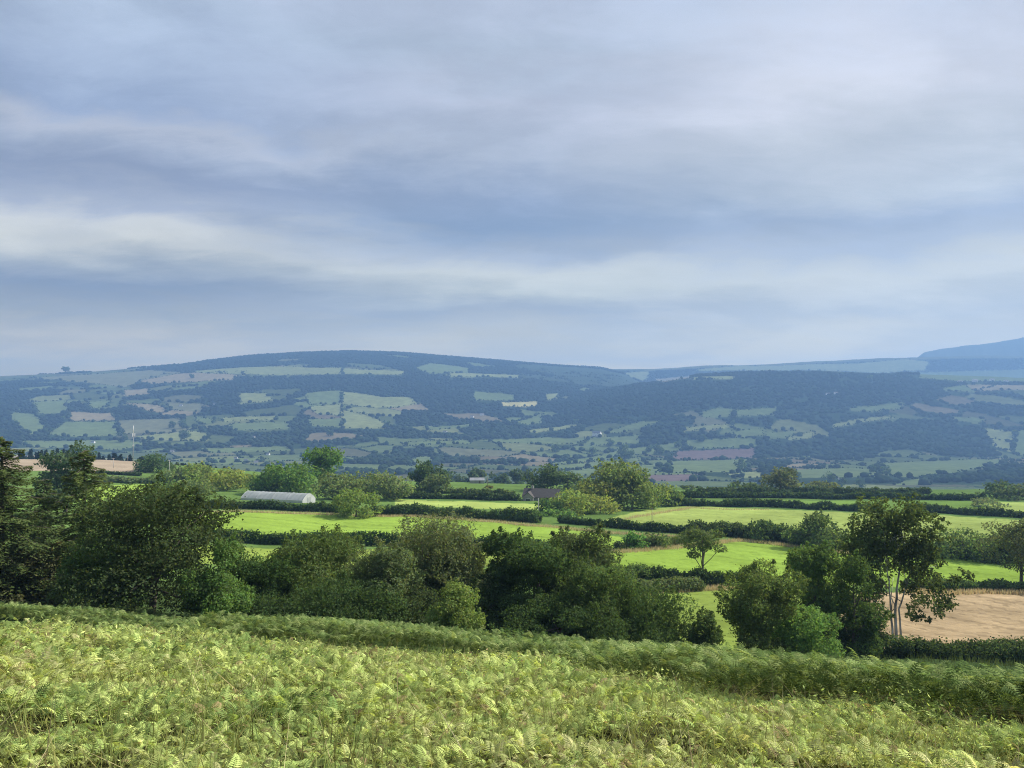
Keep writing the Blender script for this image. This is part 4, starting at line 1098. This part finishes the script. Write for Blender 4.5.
rt = ramp([(372, (190, 205, 225)), (345, (190, 205, 225)), (320, (184, 200, 222)), (290, (194, 206, 221)), (265, (170, 187, 213)), (235, (164, 182, 211)), (205, (186, 198, 216)), (160, (200, 208, 223)), (110, (208, 213, 229)), (60, (203, 210, 229)), (0, (186, 199, 223))])
az = M('DIVIDE', sep.outputs[0], M('MAXIMUM', sep.outputs[1], .15))
fl = N('ShaderNodeMapRange', interpolation_type='SMOOTHSTEP'); fl.inputs['From Min'].default_value = -.52; fl.inputs['From Max'].default_value = .02
fr = N('ShaderNodeMapRange', interpolation_type='SMOOTHSTEP'); fr.inputs['From Min'].default_value = .02; fr.inputs['From Max'].default_value = .42
azw = M('ADD', az, M('MULTIPLY', nbc, .5))
L(azw, fl.inputs['Value']); L(azw, fr.inputs['Value'])
m1 = N('ShaderNodeMixRGB'); L(fl.outputs[0], m1.inputs[0]); L(rl, m1.inputs[1]); L(rc, m1.inputs[2])
m2 = N('ShaderNodeMixRGB'); L(fr.outputs[0], m2.inputs[0]); L(m1.outputs[0], m2.inputs[1]); L(rt, m2.inputs[2])
nD = N('ShaderNodeTexNoise'); nD.inputs['Scale'].default_value = 1.15; nD.inputs['Detail'].default_value = 10; nD.inputs['Roughness'].default_value = .58; nD.inputs['Distortion'].default_value = .25
mpD = N('ShaderNodeMapping'); mpD.inputs['Location'].default_value = (3.7, 1.9, 0); L(comb.outputs[0], mpD.inputs[0]); L(mpD.outputs[0], nD.inputs['Vector'])
deck = N('ShaderNodeMapRange', interpolation_type='SMOOTHSTEP'); deck.inputs['From Min'].default_value = .44; deck.inputs['From Max'].default_value = .58; deck.inputs['To Min'].default_value = .88; deck.inputs['To Max'].default_value = 1.07
L(nD.outputs['Fac'], deck.inputs['Value'])
gain = M('ADD', 1.0, M('ADD', M('MULTIPLY', nac, .28), M('MULTIPLY', ncc, .32)))
CLOUD_GAIN = 10.4
sc_ = N('ShaderNodeVectorMath', operation='SCALE'); L(m2.outputs[0], sc_.inputs[0]); L(M('MULTIPLY', M('MULTIPLY', gain, deck.outputs[0]), CLOUD_GAIN), sc_.inputs['Scale'])
mx = N('ShaderNodeMixRGB'); mx.inputs[0].default_value = .95; L(sky.outputs[0], mx.inputs[1]); L(sc_.outputs[0], mx.inputs[2])
bg = N('ShaderNodeBackground'); bg.inputs['Strength'].default_value = .1; L(mx.outputs[0], bg.inputs['Color'])
wo = N('ShaderNodeOutputWorld'); L(bg.outputs[0], wo.inputs[0])

scene.view_settings.view_transform = 'Standard'; scene.view_settings.look = 'None'
scene.view_settings.exposure = EXPO; scene.view_settings.gamma = 1.0
try: scene.view_settings.use_curve_mapping = False
except Exception: pass
cy_ = scene.cycles
cy_.max_bounces = 6; cy_.diffuse_bounces = 3; cy_.transmission_bounces = 3; cy_.glossy_bounces = 2; cy_.volume_bounces = 0
cy_.use_denoising = True
cy_.denoiser = 'OPENIMAGEDENOISE'; cy_.denoising_input_passes = 'RGB_ALBEDO_NORMAL'; cy_.denoising_prefilter = 'NONE'
cy_.pixel_filter_type = 'BLACKMAN_HARRIS'; cy_.filter_width = 1.1
print('trees', len(TREE_STATS))
for t in TREE_STATS: print(t)
for (p, c), (q, _) in zip(mid_polys, MID_FIELDS): print([ (a[0], a[1], int(b[1])) for a, b in zip(q, p)])
